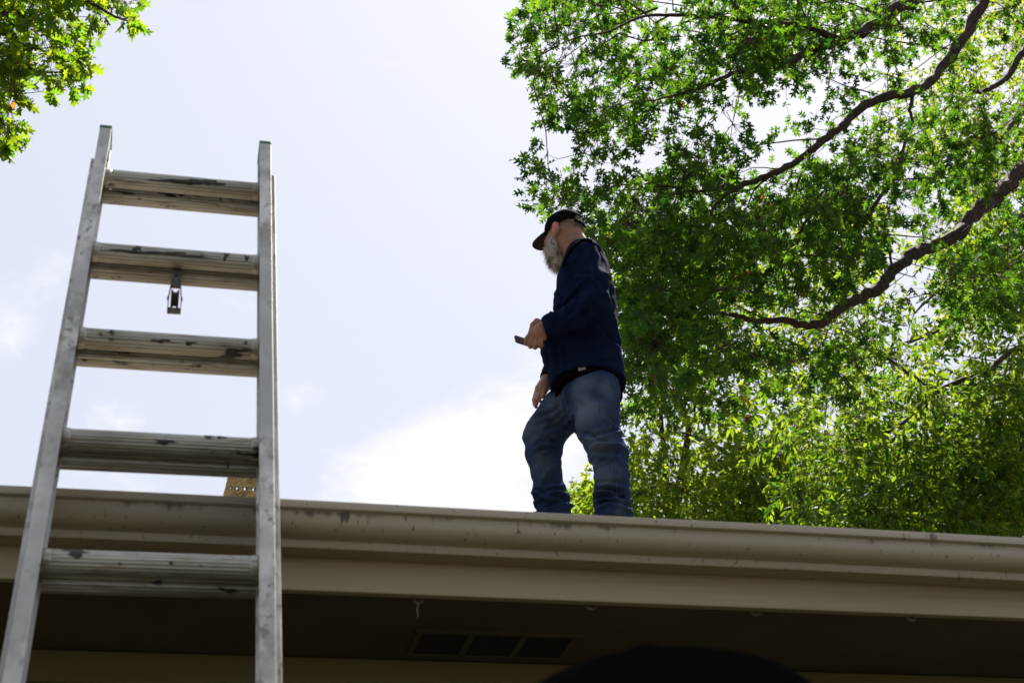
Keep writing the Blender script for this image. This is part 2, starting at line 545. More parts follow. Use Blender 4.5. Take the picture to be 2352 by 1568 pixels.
def tar_on(sec, k, x, ang, rx, ry, seed):
    """blot on rung k at x metres from its middle, ang degrees round from facing the climber (positive = up)"""
    w = math.radians(ang)
    nrm = -ln * math.cos(w) + lu * math.sin(w)
    r_ = np.random.default_rng(seed); n = 24; ph = r_.uniform(0, 6.28, 5); v = []
    for ring in (0, .5, 1.0):
        for i in range(n):
            t = 2 * math.pi * i / n
            q = ring * (1 + .3 * math.sin(2 * t + ph[0]) + .28 * math.sin(3 * t + ph[1]) + .22 * math.sin(5 * t + ph[2]) + .16 * math.sin(8 * t + ph[3]))
            u = math.cos(t) * rx * q; s_ = math.sin(t) * ry * q
            wa = w + s_ / .0211
            nn = -ln * math.cos(wa) + lu * math.sin(wa)
            v.append(rc + ln * (.046 if sec else 0) - lu * (k * RS) + lx * (x + u) + nn * (.0218 + .0008 * (1 - ring)))
    f = []
    for a_ in range(2):
        for i in range(n):
            j = (i + 1) % n
            f.append((a_ * n + i, (a_ + 1) * n + i, (a_ + 1) * n + j, a_ * n + j))
    mb = MB(); mb.add(v, f)
    mb.build('tar_blot', M['tar'], rungs[(sec, k)], True)


for i, (sec, k, x, ang, rx, ry) in enumerate([
        (0, 0, -.02, -38, .055, .004), (0, 0, .03, -30, .028, .006), (0, 0, .065, -5, .012, .008), (0, 0, .05, -28, .03, .007),
        (1, 0, -.04, -2, .012, .006), (1, 0, -.03, -14, .022, .005), (1, 0, .0, -8, .010, .005), (1, 0, .035, 4, .012, .005), (1, 0, .09, 0, .004, .010), (1, 0, -.13, -34, .022, .003),
        (0, 1, -.085, -8, .009, .009), (0, 1, -.06, -36, .09, .003), (0, 1, -.02, -26, .03, .005), (0, 1, .105, -6, .005, .013), (0, 1, .15, -12, .006, .006),
        (0, 2, -.115, 0, .006, .007), (1, 2, -.09, -10, .016, .0055), (0, 2, .04, -40, .012, .003), (0, 2, -.02, -38, .02, .003), (0, 2, .15, -14, .004, .004),
        (0, 3, .085, 26, .010, .008), (0, 3, .108, 26, .011, .006), (0, 3, .005, -32, .02, .004),
        (0, 4, -.125, 12, .019, .0085), (1, 4, .01, -36, .011, .003)]):
    tar_on(sec, k, x, ang, rx, ry, 100 + i)

# pulley hanging from the base section's second rung
pc = rc + ln * 0.046 - lu * RS + lx * (0.002)
down = V3(0, 0, -1.0); down = (down - lx * (down @ lx)); down /= np.linalg.norm(down)
back = np.cross(lx, down)
pul = empty('pulley', pc)
pul.parent = ladder; pul.matrix_parent_inverse = parent_inv(ladder)
fw = -ln
mb = MB()
pts = []
for i in range(16):
    w = math.radians(200 - i * 22)
    pts.append(pc + (-ln * math.cos(w) + lu * math.sin(w)) * .0232)
stp = [p for p in pts]
for i in range(len(stp) - 1):
    a, b = stp[i], stp[i + 1]
    nr = (a + b) / 2 - pc; nr /= np.linalg.norm(nr)
    v = [a - lx * .0105, a + lx * .0105, b + lx * .0105, b - lx * .0105]
    v += [q + ((q - pc) - lx * ((q - pc) @ lx)) / .0232 * .002 for q in v]
    mb.add(v, [(0, 3, 2, 1), (4, 5, 6, 7), (0, 1, 5, 4), (1, 2, 6, 5), (2, 3, 7, 6), (3, 0, 4, 7)])
st0 = pc + (-ln) * .0242 - lu * .004
mb.prism([(-.0105, -.001), (.0105, -.001), (.0105, .001), (-.0105, .001)], st0, lx, -ln, -lu * .97 + ln * .1, .038)
bevel(mb.build('strap', M['rung'], pul), .0008)
mb = MB()
rv = st0 - lu * .029
mb.tube([rv - ln * -.0005, rv - ln * .004], .0045, 10)
mb.build('rivet', M['steel'], pul)
p0 = rv + ln * .006 - lu * .004
mb = MB()
mb.tube([p0 + lx * 0, p0 + down * .014], [.009, .0075], 8)
for sd in (-1, 1):
    q = [p0 + down * .008 + lx * sd * .0085, p0 + down * .03 + lx * sd * .0115, p0 + down * .05 + lx * sd * .0135, p0 + down * .078 + lx * sd * .0135]
    for a, b in zip(q[:-1], q[1:]):
        ax_ = b - a; ln_ = np.linalg.norm(ax_); ax_ /= ln_
        sx = np.cross(ax_, back)
        mb.prism([(-.001, -.007), (.001, -.007), (.001, .007), (-.001, .007)], a, sx, back, ax_, ln_)
    mb.tube([p0 + down * .052 + lx * sd * .0125, p0 + down * .052 + lx * sd * .0165], .0045, 10)
mb.prism([(-.0145, -.007), (.0145, -.007), (.0145, .007), (-.0145, .007)], p0 + down * .078, lx, back, down, .0085)
mb.prism([(-.009, -.006), (.009, -.006), (.009, .006), (-.009, .006)], p0 + down * .012, lx, back, down, .010)
mb.build('frame', M['steel'], pul)
mb = MB()
wc = p0 + down * .053
ring = [(-.0085, .021), (-.006, .021), (-.0025, .0155), (.0025, .0155), (.006, .021), (.0085, .021)]
v = []; f = []
nn = 28
for (xx, rr) in ring:
    for i in range(nn):
        w = 2 * math.pi * i / nn
        v.append(wc + lx * xx + (down * math.cos(w) + back * math.sin(w)) * rr)
for a in range(len(ring) - 1):
    for i in range(nn):
        j = (i + 1) % nn
        f.append((a * nn + i, a * nn + j, (a + 1) * nn + j, (a + 1) * nn + i))
f.append(tuple(range(nn))); f.append(tuple((len(ring) - 1) * nn + i for i in range(nn))[::-1])
mb.add(v, f)
mb.build('wheel', M['rubber'], pul)

# ------------------------------------------------------------------ straw hat lying on the roof
M['straw'] = mat('straw', (0.33, 0.25, 0.105), 0.6, 0, .4, noise=[(45, (0.19, .13, .05), .4, .65, 3, ONE), (120, (0.55, .43, .2), .55, .7, 2, ONE)])
HY = 4.06
ha = at(508, 1135, HY); hb = at(641, 1142, HY)
hr = np.linalg.norm(hb - ha) / 2 * 1.0
hc = (ha + hb) / 2
hbase = V3(hc[0], HY, roof_z(HY) + .006)
hat = empty('straw_hat', hbase)
hat_straws = []
tag(hat, 'woven straw hat with a row of vent holes, showing above the gutter behind the ladder', 'hat')
hup = V3(0.02, -0.397, .918); hup /= np.linalg.norm(hup)
hx = np.cross(V3(0, .918, .397), hup); hx /= np.linalg.norm(hx); hy = np.cross(hup, hx)
zline = 0.066                        # height where the sight line over the gutter meets the hat
na = 96
prof = [(hr * 1.07, 0.0), (hr * 1.05, .010)]
hole_z = zline + .0135
zs = [0.018, .026, .034, .042, .050]
z = .018
zz = list(np.linspace(.010, hole_z - .0045, 9)[1:]) + [hole_z - .0015, hole_z + .0015, hole_z + .0045] + list(np.linspace(hole_z + .0045, hole_z + .070, 12)[1:])
rows = [(0.0, hr * 1.10)] + [(q, hr * (1.06 - 1.9 * q)) for q in zz]
ztop = rows[-1][0] 
rows += [(ztop + .008, hr * .80), (ztop + .013, hr * .68), (ztop + .011, hr * .5), (ztop + .006, hr * .25), (ztop + .005, hr * .02)]
v = []; f = []
for ri, (zq, rr) in enumerate(rows):
    for i in range(na):
        w = 2 * math.pi * i / na
        wob = .0016 * (1 if ((i // 2 + ri) % 2) else -1)
        rq = rr + wob + .002 * math.sin(3 * w + 1)
        v.append(hbase + hx * math.cos(w) * rq + hy * math.sin(w) * rq + hup * (zq + .0008 * (1 if (i + ri) % 2 else -1)))
hi = [i for i, q in enumerate(rows) if abs(q[0] - (hole_z - .0045)) < 1e-6][0]
for ri in range(len(rows) - 1):
    for i in range(na):
        j = (i + 1) % na
        if hi <= ri < hi + 3 and (i % 5) in (2, 3):
            continue
        f.append((ri * na + i, ri * na + j, (ri + 1) * na + j, (ri + 1) * na + i))
crown = link_mesh('crown', mesh_np('crown', v, f), M['straw'], hat, False)
sm = crown.modifiers.new('thick', 'SOLIDIFY'); sm.thickness = .0022
v = []; f = []
for ri in range(12):
    rr = hr * 1.06 + .004 * ri + .0
    for i in range(na):
        w = 2 * math.pi * i / na
        v.append(hbase + hx * math.cos(w) * rr + hy * math.sin(w) * rr + hup * (-.004 + .0012 * (1 if (i // 2 + ri) % 2 else -1) + .00022 * ri * ri * (0.5 + .5 * math.cos(2 * w))))
for ri in range(11):
    for i in range(na):
        j = (i + 1) % na
        f.append((ri * na + i, ri * na + j, (ri + 1) * na + j, (ri + 1) * na + i))
br = link_mesh('brim', mesh_np('brim', v, f), M['straw'], hat, False)
sm = br.modifiers.new('thick', 'SOLIDIFY'); sm.thickness = .002
mb = MB()
for i in range(26):
    w = random.uniform(0, 6.28); zq = random.uniform(zline, ztop)
    rr = hr * (1.06 - 1.42 * zq)
    p = hbase + hx * math.cos(w) * rr + hy * math.sin(w) * rr + hup * zq
    d = hx * math.cos(w + random.uniform(-.9, .9)) + hy * math.sin(w) + hup * random.uniform(-.5, .5)
    mb = MB(); mb.tube([p, p + d * random.uniform(.006, .014)], [.0006, .0003], 3)
    mb.build('loose_straw', M['straw'], hat)

# ------------------------------------------------------------------ implicit-surface modelling for people
_perm = np.random.default_rng(5).random((32, 32, 32)).astype(np.float32)


def vnoise(P):
    """smooth value noise in -1..1"""
    i = np.floor(P).astype(int); f = P - i
    f = f * f * (3 - 2 * f)
    r = 0
    for a in (0, 1):
        for b in (0, 1):
            for c in (0, 1):
                w = (f[..., 0] if a else 1 - f[..., 0]) * (f[..., 1] if b else 1 - f[..., 1]) * (f[..., 2] if c else 1 - f[..., 2])
                r = r + w * _perm[(i[..., 0] + a) % 32, (i[..., 1] + b) % 32, (i[..., 2] + c) % 32]
    return r * 2 - 1


def fbm(P, oct=3):
    r = 0; a = 1.0
    for k in range(oct):
        r = r + a * vnoise(P * (2 ** k) + 7.3 * k); a *= .5
    return r / 1.75


class SDF:
    def __init__(s, lo, hi, h):
        s.lo = np.asarray(lo, float); s.h = h
        s.n = np.ceil((np.asarray(hi) - s.lo) / h).astype(int) + 1
        s.d = np.full(tuple(s.n), 0.12, np.float32)

    def region(s, lo, hi, pad=.05):
        a = np.clip(np.floor((np.asarray(lo) - pad - s.lo) / s.h).astype(int), 0, s.n)
        b = np.clip(np.ceil((np.asarray(hi) + pad - s.lo) / s.h).astype(int) + 1, 0, s.n)
        sl = tuple(slice(x, y) for x, y in zip(a, b))
        ax = [s.lo[k] + s.h * np.arange(a[k], b[k]) for k in range(3)]
        return sl, np.meshgrid(*ax, indexing='ij', sparse=True)

    def put(s, sl, d, k, sub=False):
        c = s.d[sl]
        d = d.astype(np.float32)
        if sub:
            s.d[sl] = np.maximum(c, -d); return
        if k <= 0:
            s.d[sl] = np.minimum(c, d); return
        hh = np.maximum(k - np.abs(c - d), 0) / k
        s.d[sl] = np.minimum(c, d) - hh * hh * k * .25

    def cone(s, p1, r1, p2, r2, k=.015, sub=False):
        p1 = np.asarray(p1, float); p2 = np.asarray(p2, float)
        R = max(r1, r2)
        sl, (x, y, z) = s.region(np.minimum(p1, p2) - R, np.maximum(p1, p2) + R)
        ba = p2 - p1; l2 = ba @ ba + 1e-12
        t = np.clip(((x - p1[0]) * ba[0] + (y - p1[1]) * ba[1] + (z - p1[2]) * ba[2]) / l2, 0, 1)
        d = np.sqrt((x - p1[0] - t * ba[0]) ** 2 + (y - p1[1] - t * ba[1]) ** 2 + (z - p1[2] - t * ba[2]) ** 2) - (r1 + (r2 - r1) * t)
        s.put(sl, d, k, sub)

    def chain(s, pts, rad, k=.015, sub=False):
        for i in range(len(pts) - 1):
            s.cone(pts[i], rad[i], pts[i + 1], rad[i + 1], k if i == 0 else min(k, .02), sub)

    def ell(s, c, r, Rm=None, k=.015, sub=False):
        c = np.asarray(c, float); r = np.asarray(r, float)
        if Rm is None: Rm = np.eye(3)
        R = r.max()
        sl, (x, y, z) = s.region(c - R, c + R)
        x = x - c[0]; y = y - c[1]; z = z - c[2]
        q = [(Rm[0, i] * x + Rm[1, i] * y + Rm[2, i] * z) for i in range(3)]      # columns of Rm are the axes
        k0 = np.sqrt(sum((q[i] / r[i]) ** 2 for i in range(3)))
        k1 = np.sqrt(sum((q[i] / r[i] ** 2) ** 2 for i in range(3))) + 1e-9
        s.put(sl, k0 * (k0 - 1) / k1, k, sub)

    def loft(s, rows, k=.02, p=2.0):
        """rows: (z, cx, cy, rx, ry) stacked bottom to top"""
        r = np.array(sorted(rows))
        lo = [(r[:, 1] - r[:, 3]).min(), (r[:, 2] - r[:, 4]).min(), r[0, 0]]
        hi = [(r[:, 1] + r[:, 3]).max(), (r[:, 2] + r[:, 4]).max(), r[-1, 0]]
        sl, (x, y, z) = s.region(lo, hi)
        zf = z.ravel()
        f = [np.interp(zf, r[:, 0], r[:, i])[None, None, :] for i in range(1, 5)]
        q = (np.abs((x - f[0]) / f[2]) ** p + np.abs((y - f[1]) / f[3]) ** p) ** (1 / p)
        d = (q - 1) * np.minimum(f[2], f[3])
        d = np.maximum(d, np.maximum(r[0, 0] - z, z - r[-1, 0]))
        s.put(sl, d, k)

    def below(s, fn):
        """cut away everything where fn(x,y,z) > 0"""
        sl, (x, y, z) = s.region(s.lo, s.lo + s.h * s.n, 0)
        s.d[sl] = np.maximum(s.d[sl], fn(x, y, z).astype(np.float32))

    def mesh(s):
        d = s.d; n = d.shape
        ins = d < 0
        cell = np.zeros(tuple(x - 1 for x in n), np.int8)
        corners = [(a, b, c) for a in (0, 1) for b in (0, 1) for c in (0, 1)]
        for (a, b, c) in corners:
            cell += ins[a:n[0] - 1 + a, b:n[1] - 1 + b, c:n[2] - 1 + c]
        act = (cell > 0) & (cell < 8)
        idx = np.full(act.shape, -1, np.int32)
        ii = np.argwhere(act)
        idx[act] = np.arange(len(ii))
        acc = np.zeros((len(ii), 3)); cnt = np.zeros(len(ii))
        for (a, b, c) in corners:
            for axn in range(3):
                o = [a, b, c]
                if o[axn]: continue
                o2 = list(o); o2[axn] = 1
                d1 = d[ii[:, 0] + o[0], ii[:, 1] + o[1], ii[:, 2] + o[2]]
                d2 = d[ii[:, 0] + o2[0], ii[:, 1] + o2[1], ii[:, 2] + o2[2]]
                m = (d1 < 0) != (d2 < 0)
                t = np.where(m, d1 / (d1 - d2 + 1e-12), 0)
                p = np.tile(np.array(o, float), (len(ii), 1)); p[:, axn] += t
                acc[m] += p[m]; cnt[m] += 1
        vv = s.lo + s.h * (ii + acc / cnt[:, None])
        F = []
        for axn in range(3):
            u, w = (axn + 1) % 3, (axn + 2) % 3
            sl1 = [slice(None)] * 3; sl2 = [slice(None)] * 3
            sl1[axn] = slice(0, n[axn] - 1); sl2[axn] = slice(1, n[axn])
            ch = ins[tuple(sl1)] != ins[tuple(sl2)]
            e = np.argwhere(ch)
            e = e[(e[:, u] > 0) & (e[:, w] > 0) & (e[:, u] < n[u] - 1) & (e[:, w] < n[w] - 1)]
            flip = ins[tuple(e.T)]
            q = []
            for (du, dw) in ((-1, -1), (0, -1), (0, 0), (-1, 0)):
                c = e.copy(); c[:, u] += du; c[:, w] += dw
                q.append(idx[tuple(c.T)])
            q = np.stack(q, 1)
            q[~flip] = q[~flip][:, ::-1]
            F.append(q)
        F = np.concatenate(F)
        F = F[(F >= 0).all(1)]
        return vv, F


def vnormals(v, f):
    a = v[f[:, 2]] - v[f[:, 0]]; b = v[f[:, 3]] - v[f[:, 1]]
    fn = np.cross(a, b); n = np.zeros_like(v)
    for k in range(4):
        np.add.at(n, f[:, k], fn)
    return n / (np.linalg.norm(n, axis=1, keepdims=True) + 1e-12)


def relax(v, f, it=2, w=.5):
    for _ in range(it):
        acc = np.zeros_like(v); c = np.zeros(len(v))
        for k in range(4):
            a, b = f[:, k], f[:, (k + 1) % 4]
            np.add.at(acc, a, v[b]); np.add.at(c, a, 1)
            np.add.at(acc, b, v[a]); np.add.at(c, b, 1)
        v = v * (1 - w) + w * acc / np.maximum(c, 1)[:, None]
    return v


# ------------------------------------------------------------------ man on the roof
# local frame: s to the right across the line of sight, t away from the viewer, z up
MO = at(1340, 1180, 5.8)
ms = V3(0.959, -0.284, 0); mt_ = V3(0.284, 0.959, 0)
MW = np.stack([ms, mt_, EZ], 1)              # columns


def Mp(px, py, t):
    """point of the picture on the plane t, in the man's own frame"""
    d = ray(px, py)
    k = ((MO - CAM) @ mt_ + t) / (d @ mt_)
    return MW.T @ (CAM + d * k - MO)


def to_world(v):
    return MO + v @ MW.T


def roof_local(sx, t):
    return roof_z((MO + ms * sx + mt_ * t)[1]) - MO[2]


M['skin'] = mat('skin', (0.25, 0.125, 0.075), 0.55, 0, .3, noise=[(25, (0.21, .09, .055), .4, .7, 4, ONE), (140, (0.28, .15, .10), .5, .7, 3, ONE)], bump=(180, .12, .002, ONE))
M['shirt'] = mat('navy_jersey', (0.0068, 0.0118, 0.033), 0.9, 0, .1, noise=[(14, (0.005, .0085, .024), .35, .7, 5, ONE)], bump=(420, .12, .001, ONE))
M['black_cloth'] = mat('black_cotton', (0.0032, 0.0030, 0.0032), 1.0, 0, .0, bump=(300, .15, .001, ONE))
M['denim'] = mat('blue_denim', (0.017, 0.031, 0.072), 0.88, 0, .1,
                 noise=[(6, (0.065, .085, .118), .50, .74, 6, (1, 1, .5)), (130, (0.036, .054, .095), .5, .75, 3, (1, 1, .25)), (4.5, (.009, .016, .036), .50, .68, 4, ONE)],
                 bump=(500, .2, .001, ONE))
M['seam'] = mat('denim_seam', (0.032, 0.045, 0.072), 0.85)
M['cap'] = mat('black_cap_cloth', (0.0042, 0.0042, 0.0065), 0.9, 0, .1, bump=(350, .25, .001, ONE))
M['cap_under'] = mat('cap_bill_underside', (0.034, 0.025, 0.026), 0.8, 0, .2)
M['beard'] = mat('grey_beard', (0.60, 0.56, 0.50), 0.7, 0, .3, noise=[(16, (0.17, .145, .12), .47, .62, 5, ONE), (90, (.30, .26, .22), .5, .7, 2, (1, 1, .3))])
M['hair'] = mat('grey_hair', (0.36, 0.30, 0.24), 0.7, 0, .3, noise=[(60, (0.18, .14, .10), .45, .65, 4, ONE)])
M['phone'] = mat('phone_black', (0.008, 0.008, 0.010), 0.25, 0, .5)
M['shoe'] = mat('shoe_leather', (0.03, 0.025, 0.02), 0.6)
M['ink'] = mat('tattoo_ink', (0.06, 0.05, 0.045), 0.7)

person = empty('person', to_world(V3(.08, -.1, roof_local(.08, -.1))))
tag(person, 'bearded man in black cap, navy long sleeve shirt and blue jeans standing on the roof', 'person')


def garment(name, sdf, material, fold=None, parent=person, rl=2):
    v, f = sdf.mesh()
    v = relax(v, f, rl, .5)
    if fold is not None:
        n = vnormals(v, f)
        v = v + n * fold(v, n)[:, None]
    me = mesh_np(name, to_world(v), f)
    o = link_mesh(name, me, material, parent, True)
    return o


# ---- head frame: face turned away from the viewer and a little down
hyaw, hpit = math.radians(38), math.radians(3)
fdir = V3(-math.cos(hyaw) * math.cos(hpit), math.sin(hyaw) * math.cos(hpit), -math.sin(hpit))
ldir = V3(-math.sin(hyaw), -math.cos(hyaw), 0)           # the man's left, towards the viewer
hupv = np.cross(fdir, ldir) * 1.0
if hupv[2] < 0: hupv = -hupv
HR = np.stack([fdir, ldir, hupv], 1)
HC = Mp(1297, 537, 0.0)


def H(a, b, c):
    """head coordinates: forward, left, up from the middle of the skull"""
    return HC + HR @ V3(a, b, c)


# ---- joints, as seen in the picture
sh_n, el_n, wr_n = Mp(1350, 607, -.17), Mp(1362, 700, -.25), Mp(1250, 752, -.235)
sh_f, el_f, wr_f = Mp(1325, 615, .17), Mp(1292, 765, .26), Mp(1256, 873, .17)
nk = Mp(1330, 568, 0.0)
hip_n, kn_n, an_n = Mp(1373, 905, -.115), Mp(1400, 1050, -.12), Mp(1408, 1165, -.10)
hip_f, kn_f, an_f = Mp(1338, 915, .10), Mp(1247, 1010, .19), Mp(1268, 1150, .26)

# ---- body: one continuous skin
B = SDF(V3(-.36, -.36, -.15), V3(.26, .42, 1.78), .0048)
B.ell(H(-.005, 0, .022), (.098, .076, .092), HR, .02)                # skull
B.ell(H(.035, 0, -.045), (.062, .060, .078), HR, .04)                # face and jaw
B.ell(H(.088, 0, .012), (.018, .05, .014), HR, .02)                  # brow
B.cone(H(.098, 0, .0), .009, H(.118, 0, -.036), .015, .012)           # nose
B.ell(H(.094, 0, -.068), (.014, .026, .010), HR, .012)               # mouth
for sd in (-1, 1):
    B.ell(H(.086, sd * .032, -.012), (.014, .017, .011), HR, .008)    # eyes
    B.ell(H(.074, sd * .045, -.032), (.022, .022, .018), HR, .02)     # cheekbones
    B.ell(H(-.010, sd * .086, -.012), (.023, .015, .038), HR, .003)   # ears
    B.ell(H(-.002, sd * .099, -.006), (.011, .008, .021), HR, 0, True)
    B.ell(H(-.040, sd * .086, -.012), (.010, .012, .034), HR, 0, True)
    B.ell(H(-.004, sd * .082, -.044), (.010, .009, .012), HR, .006)
B.chain([H(-.03, 0, -.045), (H(-.03, 0, -.10) + nk) / 2, nk + V3(0, 0, -.05)], [.070, .069, .080], .03)
trunk = [(Mp(1345, y, 0)[2], Mp((a + b) / 2, y, 0)[0], 0, (b - a) / 2 * .00197 * .86, tt * .86) for y, a, b, tt in
         ((590, 1300, 1390, .15), (640, 1282, 1408, .185), (720, 1272, 1418, .175), (800, 1262, 1426, .17), (880, 1280, 1420, .14), (925, 1300, 1412, .12))]
B.loft(trunk, .04)
B.chain([sh_n, el_n, wr_n], [.056, .043, .029], .04)
B.chain([sh_f, el_f, wr_f], [.056, .043, .029], .04)
B.chain([hip_n + V3(0, .03, 0), kn_n, an_n], [.062, .05, .04], .03)
B.chain([hip_f, kn_f, an_f], [.062, .05, .04], .03)
# near hand, closed round the phone
th = -.235
B.chain([wr_n, Mp(1240, 762, th), Mp(1234, 768, th)], [.031, .034, .030], .012)
B.cone(Mp(1231, 757, th + .004), .017, Mp(1246, 776, th + .004), .018, .02)
for (m0, m1, m2, m3) in (((1225, 757), (1209, 779), (1208, 788), (1214, 790)), ((1230, 763), (1217, 788), (1218, 796), (1223, 795)),
                         ((1237, 769), (1228, 791), (1229, 798), (1234, 795)), ((1244, 775), (1241, 790), (1242, 796), (1246, 792))):
    B.chain([Mp(*m0, th - .008), Mp(*m1, th - .012), Mp(*m2, th + .012), Mp(*m3, th + .045)], [.0125, .0118, .0105, .009], .004)
B.chain([Mp(1246, 744, th + .012), Mp(1233, 738, th + .02), Mp(1224, 746, th + .026), Mp(1216, 768, th + .034)], [.019, .0145, .0125, .010], .008)
# far hand, resting on the raised thigh
tf = .115
B.chain([wr_f, Mp(1251, 884, .14), Mp(1243, 896, .125)], [.030, .032, .030], .012)
B.cone(Mp(1237, 893, tf + .03), .018, Mp(1247, 896, tf), .018, .02)
for (m0, m1, m2, dt) in (((1243, 900), (1236, 913), (1240, 921), -.004), ((1237, 902), (1230, 917), (1233, 927), .012),
                         ((1234, 902), (1228, 922), (1231, 934), .028), ((1232, 900), (1227, 918), (1228, 930), .044)):
    B.chain([Mp(*m0, tf + dt), Mp(*m1, tf + dt - .008), Mp(*m2, tf + dt - .004)], [.0125, .0115, .0095], .004)
B.chain([Mp(1255, 882, tf + .01), Mp(1252, 896, tf - .012), Mp(1247, 911, tf - .02)], [.017, .0125, .0095], .008)
v, f = B.mesh()
v = relax(v, f, 1, .35)
body = link_mesh('body', mesh_np('body', to_world(v), f), M['skin'], person, True)
# ears, nose and knuckles are redder than the rest of the skin
fl = np.zeros(len(v))
for c_, r_, q_ in ((H(-.010, .092, -.010), .034, 1.0), (H(-.010, -.092, -.010), .034, 1.0), (H(.118, 0, -.036), .02, .8)):
    fl = np.maximum(fl, q_ * np.exp(-(np.linalg.norm(v - c_, axis=1) / r_) ** 4))
fa_ = body.data.attributes.new('flush', 'FLOAT', 'POINT'); fa_.data.foreach_set('value', fl.astype(np.float32))
dt_ = M['skin'].node_tree; pb_ = dt_.nodes['Principled BSDF']; old_ = pb_.inputs['Base Color'].links[0].from_socket
an_ = N(dt_, 'ShaderNodeAttribute', attribute_name='flush')
mx_ = N(dt_, 'ShaderNodeMix', data_type='RGBA'); mx_.inputs[7].default_value = (.42, .135, .09, 1)
L(dt_, an_.outputs['Fac'], mx_.inputs[0]); L(dt_, old_, mx_.inputs[6]); L(dt_, mx_.outputs[2], pb_.inputs['Base Color'])

# ---- jeans
J = SDF(V3(-.36, -.34, -.14), V3(.26, .44, .72), .0045)
zc = Mp(1345, 845, -.16)[2]
rows = [(Mp(1345, y, -.05)[2], Mp((a + b) / 2, y, -.02)[0], .0, (b - a) / 2 * .00197, tt) for y, a, b, tt in
        ((835, 1288, 1424, .148), (865, 1286, 1424, .155), (905, 1286, 1421, .166), (935, 1292, 1420, .165), (958, 1300, 1420, .14))]
J.loft(rows, .03, 2.2)
J.chain([Mp(1372, 900, -.085), Mp(1372, 975, -.10), Mp(1398, 1045, -.115), Mp(1405, 1100, -.11), Mp(1406, 1140, -.10), Mp(1410, 1180, -.10), Mp(1412, 1215, -.10)], [.104, .1, .082, .076, .075, .072, .068], .05)
J.chain([Mp(1340, 902, .07), Mp(1295, 940, .12), Mp(1249, 996, .18), Mp(1249, 1040, .20), Mp(1256, 1085, .23), Mp(1262, 1122, .25), Mp(1268, 1150, .26), Mp(1274, 1200, .26)], [.108, .106, .094, .082, .070, .068, .074, .072], .045)


def seg_param(v, pts):
    """distance along a polyline and to it"""
    best = np.full(len(v), 9.0); par = np.zeros(len(v)); acc = 0
    for a, b in zip(pts[:-1], pts[1:]):
        ba = b - a; l = np.linalg.norm(ba)
        t = np.clip((v - a) @ ba / l ** 2, 0, 1)
        d = np.linalg.norm(v - a - t[:, None] * ba, axis=1)
        m = d < best
        best[m] = d[m]; par[m] = (acc + t * l)[m]; acc += l
    return par, best


def creases(v, n, lines):
    """cloth pulled into ridges, each with a hollow on one side, along lines drawn on the near side"""
    W_ = to_world(v)
    px, py, _ = to_px(W_)
    view = unit_(CAM - W_)
    face = np.clip(((n @ MW.T) * view).sum(1) * 2.2 + .25, 0, 1)
    out = np.zeros(len(v))
    for (pts, A, w, side) in lines:
        A = A * 1.5
        best = np.full(len(v), 1e9); sg = np.zeros(len(v)); tt = np.zeros(len(v))
        tot = sum(math.dist(a, b) for a, b in zip(pts[:-1], pts[1:])); acc = 0
        for a, b in zip(pts[:-1], pts[1:]):
            bx, by = b[0] - a[0], b[1] - a[1]; l2 = bx * bx + by * by
            t = np.clip(((px - a[0]) * bx + (py - a[1]) * by) / l2, 0, 1)
            d = np.hypot(px - a[0] - t * bx, py - a[1] - t * by)
            s_ = np.sign((px - a[0]) * by - (py - a[1]) * bx)
            m_ = d < best
            best[m_] = d[m_]; sg[m_] = s_[m_]; tt[m_] = (acc + t * math.sqrt(l2))[m_] / tot
            acc += math.sqrt(l2)
        env = np.clip(np.minimum(tt, 1 - tt) * 5 + .25, 0, 1)
        sd = best * sg * side
        out += A * env * (np.exp(-(best / w) ** 2) - .85 * np.exp(-((sd - 1.9 * w) / (1.1 * w)) ** 2))
    return out * face


def unit_(a):
    return a / (np.linalg.norm(a, axis=-1, keepdims=True) + 1e-9)


def zl(ax, bx, ay, by, pts):
    return [(ax + bx * x, ay + by * y) for x, y in pts]


